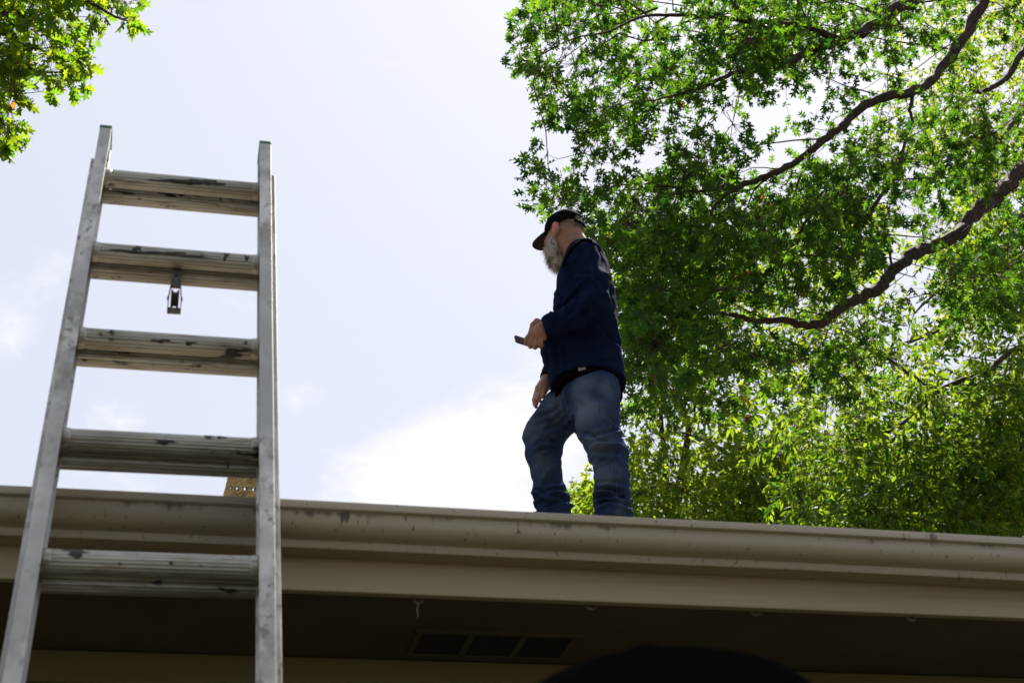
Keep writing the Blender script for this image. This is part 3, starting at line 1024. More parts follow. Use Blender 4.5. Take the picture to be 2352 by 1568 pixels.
JZ = lambda *p: zl(1139.3, .2461, 826.9, .2461, p)
TZ = lambda *p: zl(1139.3, .2812, 459.4, .2812, p)
JEAN_LINES = [(JZ((800, 710), (900, 745), (1060, 700)), .009, 4.5, 1), (JZ((870, 830), (980, 800), (1120, 800), (1190, 830)), .012, 5, -1), (JZ((1000, 540), (1080, 600), (1160, 650)), .007, 4.5, 1),
              (JZ((1050, 710), (1120, 680), (1190, 665)), .007, 4, 1), (JZ((850, 715), (930, 780), (1050, 790)), .008, 4.5, 1), (JZ((900, 860), (980, 900), (1090, 890)), .007, 5, 1), (JZ((1120, 900), (1170, 960), (1230, 1000)), .006, 5, 1),
              (JZ((925, 1250), (990, 1235), (1070, 1240), (1160, 1290), (1255, 1330)), .015, 5, 1), (JZ((955, 1330), (1010, 1290), (1110, 1300), (1200, 1345)), .014, 4.5, 1), (JZ((970, 1390), (1050, 1350), (1150, 1370), (1230, 1400)), .010, 4.5, 1),
              (JZ((940, 1190), (1020, 1170), (1130, 1180), (1230, 1230)), .007, 5, 1),
              (JZ((355, 1230), (440, 1262), (560, 1240), (640, 1262)), .015, 5, 1), (JZ((380, 1325), (450, 1290), (570, 1310), (700, 1370)), .015, 5, 1), (JZ((470, 1405), (590, 1355), (690, 1375)), .011, 4.5, 1), (JZ((360, 1180), (470, 1195), (620, 1170)), .007, 5, 1),
              (JZ((590, 410), (480, 470), (340, 520)), .008, 4.5, 1), (JZ((610, 450), (540, 520), (400, 560), (300, 590)), .009, 5, 1), (JZ((640, 490), (560, 570), (430, 620)), .007, 5, 1), (JZ((680, 560), (590, 640), (470, 690)), .006, 5, 1),
              (JZ((590, 800), (500, 780), (420, 800), (350, 850)), .010, 5, -1), (JZ((590, 850), (500, 840), (400, 880)), .009, 5, -1), (JZ((600, 950), (520, 1000), (450, 1100), (380, 1210)), .007, 6, 1),
              (JZ((600, 320), (690, 480), (740, 640)), .006, 6, -1), (JZ((760, 330), (900, 420), (1050, 430)), .004, 8, 1), (JZ((1090, 200), (1120, 300), (1140, 420)), .006, 6, 1)]
SHIRT_LINES = [(TZ((435, 915), (540, 850), (620, 770), (690, 690), (750, 640)), .008, 4.5, -1), (TZ((600, 470), (578, 590), (628, 700)), .009, 4.5, -1), (TZ((690, 470), (670, 590), (650, 690)), .009, 5, -1), (TZ((770, 600), (830, 690), (872, 790)), .009, 5, 1),
               (TZ((660, 640), (740, 625), (810, 690)), .009, 5, 1), (TZ((850, 1100), (905, 1160), (1010, 1220)), .010, 5, 1), (TZ((780, 1330), (860, 1345), (960, 1340)), .007, 4, 1), (TZ((455, 1180), (465, 1300), (475, 1420)), .008, 6, 1),
               (TZ((510, 1190), (525, 1310), (535, 1400)), .007, 6, 1), (TZ((520, 840), (550, 880), (600, 900)), .007, 4, 1), (TZ((440, 900), (470, 960), (470, 1040)), .007, 4, 1), (TZ((400, 950), (420, 1010), (450, 1070)), .006, 4, 1),
               (TZ((470, 720), (500, 790), (530, 830)), .008, 5, 1), (TZ((560, 500), (575, 560), (600, 640)), .007, 4.5, 1), (TZ((890, 480), (905, 600), (890, 700), (905, 800)), .009, 5, 1), (TZ((930, 560), (960, 700), (985, 850)), .007, 7, 1),
               (TZ((640, 400), (720, 370), (740, 420), (735, 520)), .007, 6, 1), (TZ((800, 400), (830, 470), (820, 560)), .007, 6, 1), (TZ((700, 760), (620, 830), (560, 930)), .008, 6, 1), (TZ((780, 760), (700, 880), (560, 1010)), .008, 7, 1), (TZ((870, 830), (840, 900), (720, 980)), .008, 6, -1),
               (TZ((960, 950), (990, 1080), (1040, 1200)), .007, 7, 1), (TZ((620, 1120), (700, 1250), (820, 1300)), .006, 8, 1)]
leg_n = [hip_n, kn_n, an_n]; leg_f = [hip_f, kn_f, an_f]
Ln = np.linalg.norm(kn_n - hip_n); Lf = np.linalg.norm(kn_f - hip_f)


def bumpf(x, c, w):
    return np.exp(-((x - c) / w) ** 2)


def ridge(x):
    return 1 - 2 * np.abs(x)


def jean_folds(v, n):
    pn, dn = seg_param(v, leg_n); pf, df = seg_param(v, leg_f)
    near = dn < df
    p = np.where(near, pn - Ln, pf - Lf)              # 0 at the knee, positive down the shin
    tot = np.where(near, np.linalg.norm(an_n - kn_n), np.linalg.norm(an_f - kn_f))
    q = fbm(v * 9 + 3, 3)
    # stacked rolls over the shoes
    roll = ridge(vnoise(np.stack([v[:, 0] * 7, v[:, 1] * 7, v[:, 2] * 34 + q * .9 + v[:, 0] * 5], 1)) * 1.1)
    am = 1 / (1 + np.exp(-(p - tot + .085) / .015))
    out = am * (.017 * roll + .004)
    # creases behind and round the knees
    kn = ridge(vnoise(np.stack([v[:, 0] * 9 + v[:, 2] * 10, v[:, 1] * 7, v[:, 2] * 26 + v[:, 0] * -14 + q * .8], 1)))
    out += bumpf(p, -.01, .13) * .0125 * kn
    # fans from the crotch
    cr = Mp(1318, 955, 0)
    rel = v - cr
    ang = np.arctan2(rel[:, 2], rel[:, 0]); rr = np.linalg.norm(rel, axis=1)
    out += bumpf(rr, .11, .09) * .0085 * ridge(vnoise(np.stack([ang * 3.2, rr * 9, v[:, 1] * 9], 1)))
    out += .006 * fbm(v * np.array([14, 14, 9.]), 3) + .004 * ridge(vnoise(np.stack([v[:, 0] * 12 + v[:, 2] * 22, v[:, 1] * 8, v[:, 2] * 18 - v[:, 0] * 12], 1)))
    return out * .6 + creases(v, n, JEAN_LINES)


jeans = garment('jeans', J, M['denim'], jean_folds)
# worn, paler patches on thighs and knees
co_ = np.empty(len(jeans.data.vertices) * 3, np.float32); jeans.data.vertices.foreach_get('co', co_)
jl = (co_.reshape(-1, 3).astype(float) - MO) @ MW
fade = np.zeros(len(jl))
for (a_, b_, t_, r_, q_) in ((1345, 940, -.19, .085, 1.0), (1372, 1015, -.19, .07, .8), (1395, 890, -.2, .06, .6), (1280, 930, .03, .06, .7), (1225, 985, .12, .07, .8), (1240, 1070, .16, .07, .45), (1390, 1090, -.18, .07, .6), (1350, 880, -.18, .06, .6)):
    fade = np.maximum(fade, q_ * np.exp(-(np.linalg.norm(jl - Mp(a_, b_, t_), axis=1) / r_) ** 2))
fade = np.clip(fade * (1 + .7 * fbm(jl * np.array([22, 22, 14.]), 3)), 0, 1)
fa_ = jeans.data.attributes.new('fade', 'FLOAT', 'POINT'); fa_.data.foreach_set('value', fade.astype(np.float32))
dt_ = M['denim'].node_tree; pb_ = dt_.nodes['Principled BSDF']; old_ = pb_.inputs['Base Color'].links[0].from_socket
an_ = N(dt_, 'ShaderNodeAttribute', attribute_name='fade')
mx_ = N(dt_, 'ShaderNodeMix', data_type='RGBA'); mx_.inputs[7].default_value = (.115, .145, .19, 1)
ml_ = N(dt_, 'ShaderNodeMath', operation='MULTIPLY', ins={1: .7}); L(dt_, an_.outputs['Fac'], ml_.inputs[0])
L(dt_, ml_.outputs[0], mx_.inputs[0]); L(dt_, old_, mx_.inputs[6]); L(dt_, mx_.outputs[2], pb_.inputs['Base Color'])

# ---- black undershirt, then the navy shirt over it
hem = Mp(1345, 843, -.185)[2]
U = SDF(V3(-.28, -.30, .40), V3(.30, .30, .95), .005)
rows_u = [(Mp(1345, y, 0)[2], Mp((a + b) / 2, y, 0)[0], 0, (b - a) / 2 * .00197, tt) for y, a, b, tt in
          ((790, 1272, 1416, .160), (840, 1270, 1424, .176), (865, 1267, 1430, .186), (905, 1270, 1434, .186), (935, 1274, 1436, .184))]
U.loft(rows_u, .02, 2.2)
hem_u = Mp(1345, 861, -.182)[2]
U.below(lambda x, y, z: (hem_u + .02 * np.abs(x) ** 1 * 0 - .035 * np.clip((x - .10) / .1, 0, 1) - .02 * np.clip((-x - .08) / .08, 0, 1)) - z + 0 * y)
under = garment('undershirt', U, M['black_cloth'], lambda v, n: .004 * fbm(v * np.array([14, 14, 5.]) + 9, 3))

T = SDF(V3(-.32, -.42, .42), V3(.34, .44, 1.62), .005)
out_rows = ((570, 1312, 1362, .078), (578, 1304, 1380, .115), (589, 1298, 1389, .162), (606, 1291, 1400, .20), (640, 1277, 1410, .212), (680, 1270, 1417, .208), (720, 1266, 1423, .203), (760, 1260, 1428, .198),
            (800, 1254, 1433, .194), (840, 1253, 1438, .199), (880, 1257, 1442, .201), (930, 1262, 1447, .200))
T.loft([(Mp(1345, y, 0)[2], Mp((a + b) / 2, y, 0)[0], 0.0, (b - a) / 2 * .00197, tt) for y, a, b, tt in out_rows], .03, 2.15)
T.chain([Mp(1344, 606, -.14), Mp(1362, 650, -.215), Mp(1368, 698, -.262)], [.074, .072, .063], .05)
T.chain([Mp(1368, 698, -.262), Mp(1320, 727, -.258), Mp(1268, 746, -.243), Mp(1254, 752, -.237)], [.063, .060, .049, .044], .03)
T.chain([Mp(1325, 612, .15), el_f, Mp(1268, 850, .19), Mp(1257, 871, .172)], [.072, .06, .046, .042], .05)
T.ell(Mp(1258, 790, -.02), (.03, .13, .10), None, .06)           # belly
# neck opening
T.cone(nk + V3(-.012, 0, .035), .066, nk + V3(-.03, 0, .12), .08, 0, True)
# cuffs end cleanly, hem is level
a_n = Mp(1243, 756, -.235) - Mp(1300, 735, -.25); a_n /= np.linalg.norm(a_n); c_n = Mp(1252, 752, -.237)
a_f = Mp(1250, 885, .16) - el_f; a_f /= np.linalg.norm(a_f); c_f = Mp(1254, 868, .175)


def cutter(x, y, z):
    d1 = (x - c_n[0]) * a_n[0] + (y - c_n[1]) * a_n[1] + (z - c_n[2]) * a_n[2]
    r1 = np.sqrt((x - c_n[0]) ** 2 + (y - c_n[1]) ** 2 + (z - c_n[2]) ** 2)
    d2 = (x - c_f[0]) * a_f[0] + (y - c_f[1]) * a_f[1] + (z - c_f[2]) * a_f[2]
    r2 = np.sqrt((x - c_f[0]) ** 2 + (y - c_f[1]) ** 2 + (z - c_f[2]) ** 2)
    hemz = hem - .016 * np.clip((-x - .06) / .10, 0, 1) + 0 * y
    far = (y > .10) & (x < -.10)                              # the far cuff hangs below the hem
    c0 = np.where(far & (r2 < .16), -1.0, hemz - z)
    c1 = np.where(r1 < .085, d1, -1.0)
    c2 = np.where(r2 < .085, d2, -1.0)
    return np.maximum(np.maximum(c0, c1), c2)


T.below(cutter)
arm = [sh_n, Mp(1368, 698, -.262), Mp(1254, 752, -.237)]
La = np.linalg.norm(arm[1] - arm[0])


def shirt_folds(v, n):
    pa, da = seg_param(v, arm)
    q = fbm(v * 7, 3)
    arm_m = 1 / (1 + np.exp((da - .085) / .008))
    # drawn folds at the elbow and along the sleeve
    fo = ridge(vnoise(np.stack([v[:, 0] * 20 + v[:, 2] * 16, v[:, 1] * 6, (v[:, 2] * 10 - v[:, 0] * 12) + q], 1)))
    out = arm_m * (.015 * fo * bumpf(pa, La, .17) + .012 * ridge(vnoise(np.stack([pa * 24 + q * .8, v[:, 1] * 6, v[:, 0] * 5], 1))) * bumpf(pa, La * 1.75, .11))
    # long soft folds hanging down the body, and drag lines from the armpit
    body_m = 1 - arm_m
    w = np.arctan2(v[:, 1], v[:, 0])
    out += body_m * (.013 * vnoise(np.stack([w * 3.6, v[:, 2] * 2.6 + w, v[:, 2] * .5], 1)) + .010 * ridge(vnoise(np.stack([v[:, 0] * 8 + v[:, 2] * 9, v[:, 1] * 7, v[:, 2] * 7 - v[:, 0] * 8], 1))))
    out += .0016 * fbm(v * 30, 2)
    return out * .6 + creases(v, n, SHIRT_LINES)


shirt = garment('shirt', T, M['shirt'], shirt_folds)


def surf_hit(objs, px, py):
    d = ray(px, py); best = None
    for o in objs:
        b = BVH[o.name]
        h = b.ray_cast(Vector(CAM), Vector(d))
        if h[0] is not None and (best is None or h[3] < best[3]):
            best = h
    return best


BVH = {}
for o in (jeans, under, shirt, body):
    me = o.data
    co = np.empty(len(me.vertices) * 3, np.float32); me.vertices.foreach_get('co', co)
    fi = np.empty(len(me.loops), np.int32); me.loops.foreach_get('vertex_index', fi)
    BVH[o.name] = BVHTree.FromPolygons([Vector(c) for c in co.reshape(-1, 3)], fi.reshape(-1, 4).tolist())


def surf_line(name, objs, pts, r, material, parent, step=4.0):
    P = []
    for a, b in zip(pts[:-1], pts[1:]):
        n = max(2, int(math.hypot(b[0] - a[0], b[1] - a[1]) / step))
        for k in range(n):
            h = surf_hit(objs, a[0] + (b[0] - a[0]) * k / n, a[1] + (b[1] - a[1]) * k / n)
            if h is not None and (not P or np.linalg.norm(np.array(h[0]) - P[-1]) < .06):
                P.append(np.array(h[0]) + np.array(h[1]) * r * .3)
    if len(P) > 2:
        mb = MB(); mb.tube(P, r, 5)
        return mb.build(name, material, parent, True)


surf_line('seam', [jeans], [(1373, 866), (1375, 905), (1378, 945), (1386, 990), (1402, 1032), (1412, 1070), (1416, 1110), (1417, 1150)], .0021, M['seam'], jeans)
surf_line('seam', [jeans], [(1283, 958), (1262, 985), (1248, 1010), (1245, 1030), (1250, 1060), (1256, 1092)], .0018, M['seam'], jeans)
surf_line('pocket_edge', [jeans], [(1407, 870), (1411, 895), (1420, 915)], .0018, M['seam'], jeans)
surf_line('fly_seam', [jeans], [(1293, 895), (1297, 920), (1303, 940)], .0024, M['seam'], jeans)
surf_line('shoulder_seam', [shirt], [(1338, 566), (1330, 590), (1312, 610), (1309, 625)], .0016, M['shirt'], shirt)
surf_line('sleeve_seam', [shirt], [(1352, 560), (1375, 575), (1392, 605), (1398, 650), (1392, 690)], .0016, M['shirt'], shirt)

# ---- collar
surf_line('collar', [shirt], [(1297, 612), (1300, 600), (1306, 585), (1316, 571), (1328, 560), (1340, 554), (1352, 553), (1362, 557)], .010, M['black_cloth'], shirt, 2.0)

# ---- brand tag sewn on the undershirt, with a scrawl of light thread
h = surf_hit([under], 1337, 847)
if h is not None:
    c = np.array(h[0]); nr = np.array(h[1])
    rgt = ms - nr * (ms @ nr); rgt /= np.linalg.norm(rgt); upv = np.cross(nr, rgt)
    if upv[2] < 0: upv = -upv
    rgt = rgt * .985 + upv * .17; upv = upv * .985 - rgt * .17
    c = c + nr * .0045
    mb = MB()
    mb.prism([(-.0185, -.0105), (.0185, -.0105), (.0185, .0105), (-.0185, .0105)], c - nr * .002, rgt, upv, nr, .0025)
    tg = mb.build('sewn_tag', mat('tag_grey', (.085, .08, .085), .8), under)
    mb = MB()
    sc = [(-.0165, .004), (-.014, .0055), (-.012, .003), (-.0145, -.002), (-.0155, -.006), (-.013, -.003), (-.010, .001), (-.009, -.003), (-.006, .0015), (-.005, -.002), (-.002, .002), (-.001, -.0015), (.002, .0045), (.004, -.001), (.007, .003), (.008, -.001), (.012, .0055), (.0135, .002), (.0165, .0045)]
    mb.tube([c + nr * .001 + rgt * a + upv * b for a, b in sc], .0011, 4)
    mb.tube([c + nr * .001 + rgt * a + upv * b for a, b in ((-.012, -.0065), (-.002, -.004), (.008, -.005), (.0165, -.001))], .0008, 4)
    mb.build('scrawl', mat('tag_thread', (.5, .48, .46), .7), tg)

# ---- cap
K = SDF(V3(-.34, -.2, 1.30), V3(.2, .24, 1.80), .0042)
K.ell(H(-.006, 0, .018), (.1095, .0885, .116), HR, 0)
K.ell(H(.030, 0, .040), (.072, .072, .088), HR, .03)
K.below(lambda x, y, z: -((x - H(0, 0, .012)[0]) * (hupv + .10 * fdir)[0] + (y - H(0, 0, .012)[1]) * (hupv + .10 * fdir)[1] + (z - H(0, 0, .012)[2]) * (hupv + .10 * fdir)[2]))
K.ell(H(-.006, 0, .010), (.1055, .0845, .1075), HR, 0, True)
K.ell(H(-.118, 0, .034), (.030, .036, .030), HR, 0, True)               # opening at the back
K.chain([H(-.104, .040, .006), H(-.112, .015, .005), H(-.112, -.015, .005), H(-.104, -.040, .006)], [.006, .006, .006, .006], 0)
K.chain([H(-.104, .040, .012), H(-.112, .015, .011), H(-.112, -.015, .011), H(-.104, -.040, .012)], [.0055, .0055, .0055, .0055], 0)
K.ell(H(-.006, 0, .132), (.008, .008, .005), HR, 0)
cap = garment('cap', K, M['cap'], lambda v, n: .0012 * fbm(v * 25, 2), rl=1)
# bill: curved plate
v = []; f = []
nb, nr_ = 25, 9
for lay in (0, 1):
    for i in range(nb):
        u = -1 + 2 * i / (nb - 1)
        a0 = u * 1.12
        pin = (.098 * math.cos(a0) - .004, .084 * math.sin(a0))
        ext = .108 * math.sqrt(max(0, 1 - abs(u) ** 3.4))
        for j in range(nr_):
            w = j / (nr_ - 1)
            fx = pin[0] + ext * w; ly = pin[1] * (1 - .02 * w)
            zz_ = .022 - .016 * (ly / .084) ** 2 - .10 * (fx - .09) - (0 if lay == 0 else .0045)
            v.append(to_world(H(fx, ly, zz_ + .008).reshape(1, 3))[0])
for lay in (0, 1):
    o_ = lay * nb * nr_
    for i in range(nb - 1):
        for j in range(nr_ - 1):
            q = (o_ + i * nr_ + j, o_ + (i + 1) * nr_ + j, o_ + (i + 1) * nr_ + j + 1, o_ + i * nr_ + j + 1)
            f.append(q if lay else q[::-1])
for i in range(nb - 1):
    a = i * nr_ + nr_ - 1; b = a + nr_
    f.append((a, b, b + nb * nr_, a + nb * nr_))
link_mesh('bill', mesh_np('bill', v, f), M['cap_under'], cap, True)

# ---- hair and beard: a soft core and many strands
def strands(name, roots, dirs, length, r, material, parent, curl=.3, jit=.35, seed=1):
    g_ = np.random.default_rng(seed)
    n = len(roots)
    d = dirs + g_.normal(0, jit, (n, 3)); d /= np.linalg.norm(d, axis=1, keepdims=True)
    ln_ = length * g_.uniform(.55, 1.25, (n, 1))
    side = np.cross(d, g_.normal(0, 1, (n, 3))); side /= np.linalg.norm(side, axis=1, keepdims=True)
    b = np.cross(d, side)
    mid = roots + d * ln_ * .5 + b * ln_ * curl * .15
    tip = roots + d * ln_ + b * ln_ * curl * g_.uniform(-.6, .6, (n, 1)) + np.array([0, 0, -1]) * ln_ * .12
    vv = np.stack([roots - side * r, roots + side * r, mid + side * r * .8, mid - side * r * .8, tip], 1).reshape(-1, 3)
    k = np.arange(n)[:, None] * 5
    F = np.concatenate([k + np.array([[0, 1, 2]]), k + np.array([[0, 2, 3]]), k + np.array([[3, 2, 4]])])
    o = link_mesh(name, mesh_np(name, to_world(vv), F.astype(np.int32)), material, parent)
    o['kind'] = 'stuff'
    return o


BD = SDF(V3(-.36, -.16, 1.12), V3(.14, .30, 1.62), .0045)
BD.ell(H(.062, 0, -.075), (.050, .056, .050), HR, .02)
BD.ell(H(.068, 0, -.110), (.042, .045, .055), HR, .03)
BD.ell(H(.066, 0, -.146), (.034, .036, .048), HR, .03)
for sd in (-1, 1):
    BD.chain([H(.026, sd * .066, -.040), H(.034, sd * .062, -.070), H(.05, sd * .048, -.10)], [.008, .017, .026], .03)
    BD.chain([H(.095, sd * .022, -.058), H(.08, sd * .045, -.075)], [.014, .016], .02)
BD.ell(H(.112, 0, -.068), (.012, .020, .006), HR, .0, True)
v, f = BD.mesh(); v = relax(v, f, 2)
nrm = vnormals(v, f)
v2 = v + nrm * (.004 * fbm(v * 60, 3))[:, None]
beard = link_mesh('beard', mesh_np('beard', to_world(v2), f), M['beard'], person, True)
g_ = np.random.default_rng(3)
pick = g_.choice(len(v), 5200)
dn = V3(0, 0, -1)
dd = nrm[pick] * .55 + dn * .75 + fdir * .15
low = np.clip((HC[2] - .07 - v[pick][:, 2]) / .10, 0, 1)[:, None]
for lo_, hi_, le in ((0, 2600, .018), (2600, 5200, .030)):
    strands('beard_hair', v[pick[lo_:hi_]], dd[lo_:hi_], le, .0007, M['beard'], beard, .5, .35, 5 + lo_)
# cropped hair round the back of the head
bv = np.array([c for c in np.frombuffer(np.array([0.], np.float32))]) if False else None
co = np.empty(len(body.data.vertices) * 3, np.float32); body.data.vertices.foreach_get('co', co)
bl = (co.reshape(-1, 3).astype(float) - MO) @ MW
hl = (bl - HC) @ HR
fi = np.empty(len(body.data.loops), np.int32); body.data.loops.foreach_get('vertex_index', fi)
bn = vnormals(bl, fi.reshape(-1, 4))
mk = (hl[:, 0] < -.012) & (hl[:, 2] > -.035 - .35 * np.clip(hl[:, 0] + .06, -.05, .05)) & (hl[:, 2] < .085) & (np.abs(hl[:, 1]) < .09) & (np.linalg.norm(hl, axis=1) < .125)
hi_ = np.argwhere(mk)[:, 0]
pk = g_.choice(hi_, 4200)
hd = bn[pk] * .35 - hupv * .8
strands('hair', bl[pk], hd, .008, .0007, M['hair'], person, .2, .25, 21)
mk2 = (hl[:, 0] < -.05) & (hl[:, 2] > .0) & (hl[:, 2] < .09) & (np.abs(hl[:, 1]) < .055) & (np.linalg.norm(hl, axis=1) < .13)
hi_ = np.argwhere(mk2)[:, 0]
if len(hi_):
    pk = g_.choice(hi_, 1500)
    strands('hair', bl[pk] + bn[pk] * .003, bn[pk] * .35 - hupv * .8, .016, .0009, M['hair'], person, .3, .2, 22)
# tattoo bands on the near wrist
for seed in range(7):
    a = (1239 + seed * 3.0 + (seed % 2) * 3, 741 + seed * 4.2)
    r_ = np.random.default_rng(seed)
    pts = [(a[0] + r_.uniform(-5, 5), a[1] + r_.uniform(-5, 5)) for _ in range(5)]
    surf_line('tattoo', [body, shirt], pts, .0016, M['ink'], body, 2.0) if all((surf_hit([body, shirt], *p) is not None and surf_hit([body], *p) is not None and abs(surf_hit([body, shirt], *p)[3] - surf_hit([body], *p)[3]) < 1e-4) for p in pts) else None

# ---- shoes
for (an, sx) in ((V3(Mp(1410, 1180, -.10)[0] - .03, -.10, 0), 0), (V3(Mp(1272, 1172, .26)[0] - .03, .26, 0), 0)):
    zr_ = roof_local(an[0], an[1])
    SH = SDF(an + V3(-.26, -.09, zr_ - .05), an + V3(.14, .09, zr_ + .17), .006)
    SH.chain([an + V3(-.16, .01, zr_ + .036), an + V3(-.04, 0, zr_ + .046), an + V3(.05, 0, zr_ + .046)], [.036, .044, .042], .03)
    SH.cone(an + V3(.03, 0, zr_ + .06), .045, an + V3(.035, 0, zr_ + .10), .043, .02)
    SH.below(lambda x, y, z: (zr_ + .004 + .42 * (y - an[1]) * .93) - z + 0 * x)
    garment('shoe', SH, M['shoe'], None)

# ------------------------------------------------------------------ phone in the near hand
pA = Mp(1243, 797, -.20); pB = Mp(1186, 778, -.20)
pl = (pB - pA) / np.linalg.norm(pB - pA)
pw = V3(0, 1, .10); pw -= pl * (pw @ pl); pw /= np.linalg.norm(pw); pn_ = np.cross(pl, pw)
if pn_[2] > 0: pn_ = -pn_
pc_ = pA + (pB - pA) * .62 + pw * .004
fr_ = np.stack([pl, pw, pn_], 1)
hx_, hy_, hz_ = np.linalg.norm(pB - pA) * .44, .036, .0042
mb = MB()
tw = lambda a, b, c: to_world((pc_ + fr_ @ V3(a, b, c)).reshape(1, 3))[0]
prof = []
for (cx_, cy_, a0) in ((hx_ - .009, hy_ - .009, 0), (-hx_ + .009, hy_ - .009, 90), (-hx_ + .009, -hy_ + .009, 180), (hx_ - .009, -hy_ + .009, 270)):
    for k in range(6):
        w = math.radians(a0 + 18 * k); prof.append((cx_ + .009 * math.cos(w), cy_ + .009 * math.sin(w)))
n = len(prof)
mb.add([tw(a, b, -hz_) for a, b in prof] + [tw(a, b, hz_) for a, b in prof], [tuple(range(n)), tuple(range(2 * n - 1, n - 1, -1))] + [(i, n + i, n + (i + 1) % n, (i + 1) % n) for i in range(n)])
ph_root = empty('phone', to_world(pc_.reshape(1, 3))[0])
tag(ph_root, 'slim black smartphone held out in the hand of the man on the roof', 'phone')
bevel(mb.build('case', M['phone'], ph_root), .0012)
mb = MB()
mb.add([tw(a * .95, b * .93, -hz_ - .0006) for a, b in prof], [tuple(range(n))])
mb.build('screen', mat('phone_glass', (.004, .004, .005), .1), ph_root)
mb = MB()
for (a, b) in ((hx_ - .018, .018), (hx_ - .018, -.002), (hx_ - .036, .018)):
    c0 = [tw(a + .006 * math.cos(w), b + .006 * math.sin(w), hz_ + .0012) for w in np.linspace(0, 2 * math.pi, 13)[:-1]]
    c1 = [tw(a + .006 * math.cos(w), b + .006 * math.sin(w), hz_ - .001) for w in np.linspace(0, 2 * math.pi, 13)[:-1]]
    mb = MB(); mb.add(c0 + c1, [tuple(range(12))[::-1], tuple(range(12, 24))] + [(i, (i + 1) % 12, 12 + (i + 1) % 12, 12 + i) for i in range(12)])
    mb.build('camera_lens', M['rubber'], ph_root)

# ------------------------------------------------------------------ person in a black cap standing close below the eave
CO = at(1530, 1474, 1.06)
cpt = V3(CO[0], CO[1], CO[2])
head_z = CO[2] - .125
_MO, _MW = MO, MW
MO = V3(CO[0] + .012, CO[1], 0); MW = np.eye(3)
per2 = empty('person', V3(MO[0], MO[1], 0))
tag(per2, 'black cap top of a person standing close below the dark eave, seen as a silhouette', 'person')
Z = head_z
Q = SDF(V3(-.34, -.24, -.02), V3(.34, .24, Z + .16), .011)
Q.ell(V3(0, 0, Z), (.098, .078, .112), None, .02)
Q.ell(V3(-.045, 0, Z - .06), (.055, .055, .07), None, .03)
Q.cone(V3(-.11, 0, Z - .03), .014, V3(-.10, 0, Z - .01), .010, .01)
Q.cone(V3(0, -.01, Z - .10), .058, V3(0, -.02, Z - .20), .066, .03)
Q.loft([(Z - .27, 0, -.02, .12, .08), (Z - .32, 0, -.02, .19, .105), (Z - .45, 0, -.02, .185, .115), (Z - .65, 0, -.01, .165, .11), (Z - .82, 0, -.01, .175, .115), (Z - .92, 0, -.01, .17, .11)], .06)
for sd in (-1, 1):
    Q.chain([V3(sd * .19, -.02, Z - .31), V3(sd * .25, -.03, Z - .58), V3(sd * .255, .03, Z - .82)], [.055, .045, .033], .05)
    Q.chain([V3(sd * .255, .03, Z - .82), V3(sd * .25, .05, Z - .91)], [.034, .026], .02)
    for q in range(4):
        Q.chain([V3(sd * .25, .03 + .016 * q, Z - .90), V3(sd * .245, .035 + .016 * q, Z - .98)], [.010, .008], .004)
    Q.chain([V3(sd * .095, -.01, Z - .88), V3(sd * .10, 0, Z - 1.25), V3(sd * .10, -.01, .09)], [.088, .06, .045], .04)
    Q.cone(V3(sd * .10, -.02, .045), .045, V3(sd * .11, .14, .035), .035, .03)
v, f = Q.mesh(); v = relax(v, f, 2)
body2 = link_mesh('body', mesh_np('body', to_world(v), f), M['black_cloth'], per2, True)
Q = SDF(V3(-.22, -.16, Z - .05), V3(.18, .16, Z + .17), .005)
Q.ell(V3(.020, 0, Z - .004), (.126, .100, .120), None, 0)
Q.ell(V3(-.055, 0, Z - .004), (.116, .085, .112), None, .04)
Q.below(lambda x, y, z: Z - z + 0 * x + 0 * y)
Q.ell(V3(-.034, -.01, Z + .113), (.012, .012, .006), None, .006)
v, f = Q.mesh(); v = relax(v, f, 2)
cap2 = link_mesh('cap', mesh_np('cap', to_world(v), f), M['black_cloth'], per2, True)
v = []; f = []
for lay in (0, 1):
    for i in range(15):
        u = -1 + 2 * i / 14
        for j in range(5):
            w = j / 4
            v.append(to_world(V3(-.1 * math.cos(u * 1.1) - .085 * math.sqrt(max(0, 1 - u * u)) * w, .088 * math.sin(u * 1.1), Z + .052 - .02 * u * u - .034 * w - .004 * lay).reshape(1, 3))[0])
for lay in (0, 1):
    for i in range(14):
        for j in range(4):
            a = lay * 75 + i * 5 + j
            q = (a, a + 5, a + 6, a + 1); f.append(q[::-1] if lay else q)
link_mesh('bill', mesh_np('bill', v, f), M['black_cloth'], cap2, True)
MO, MW = _MO, _MW

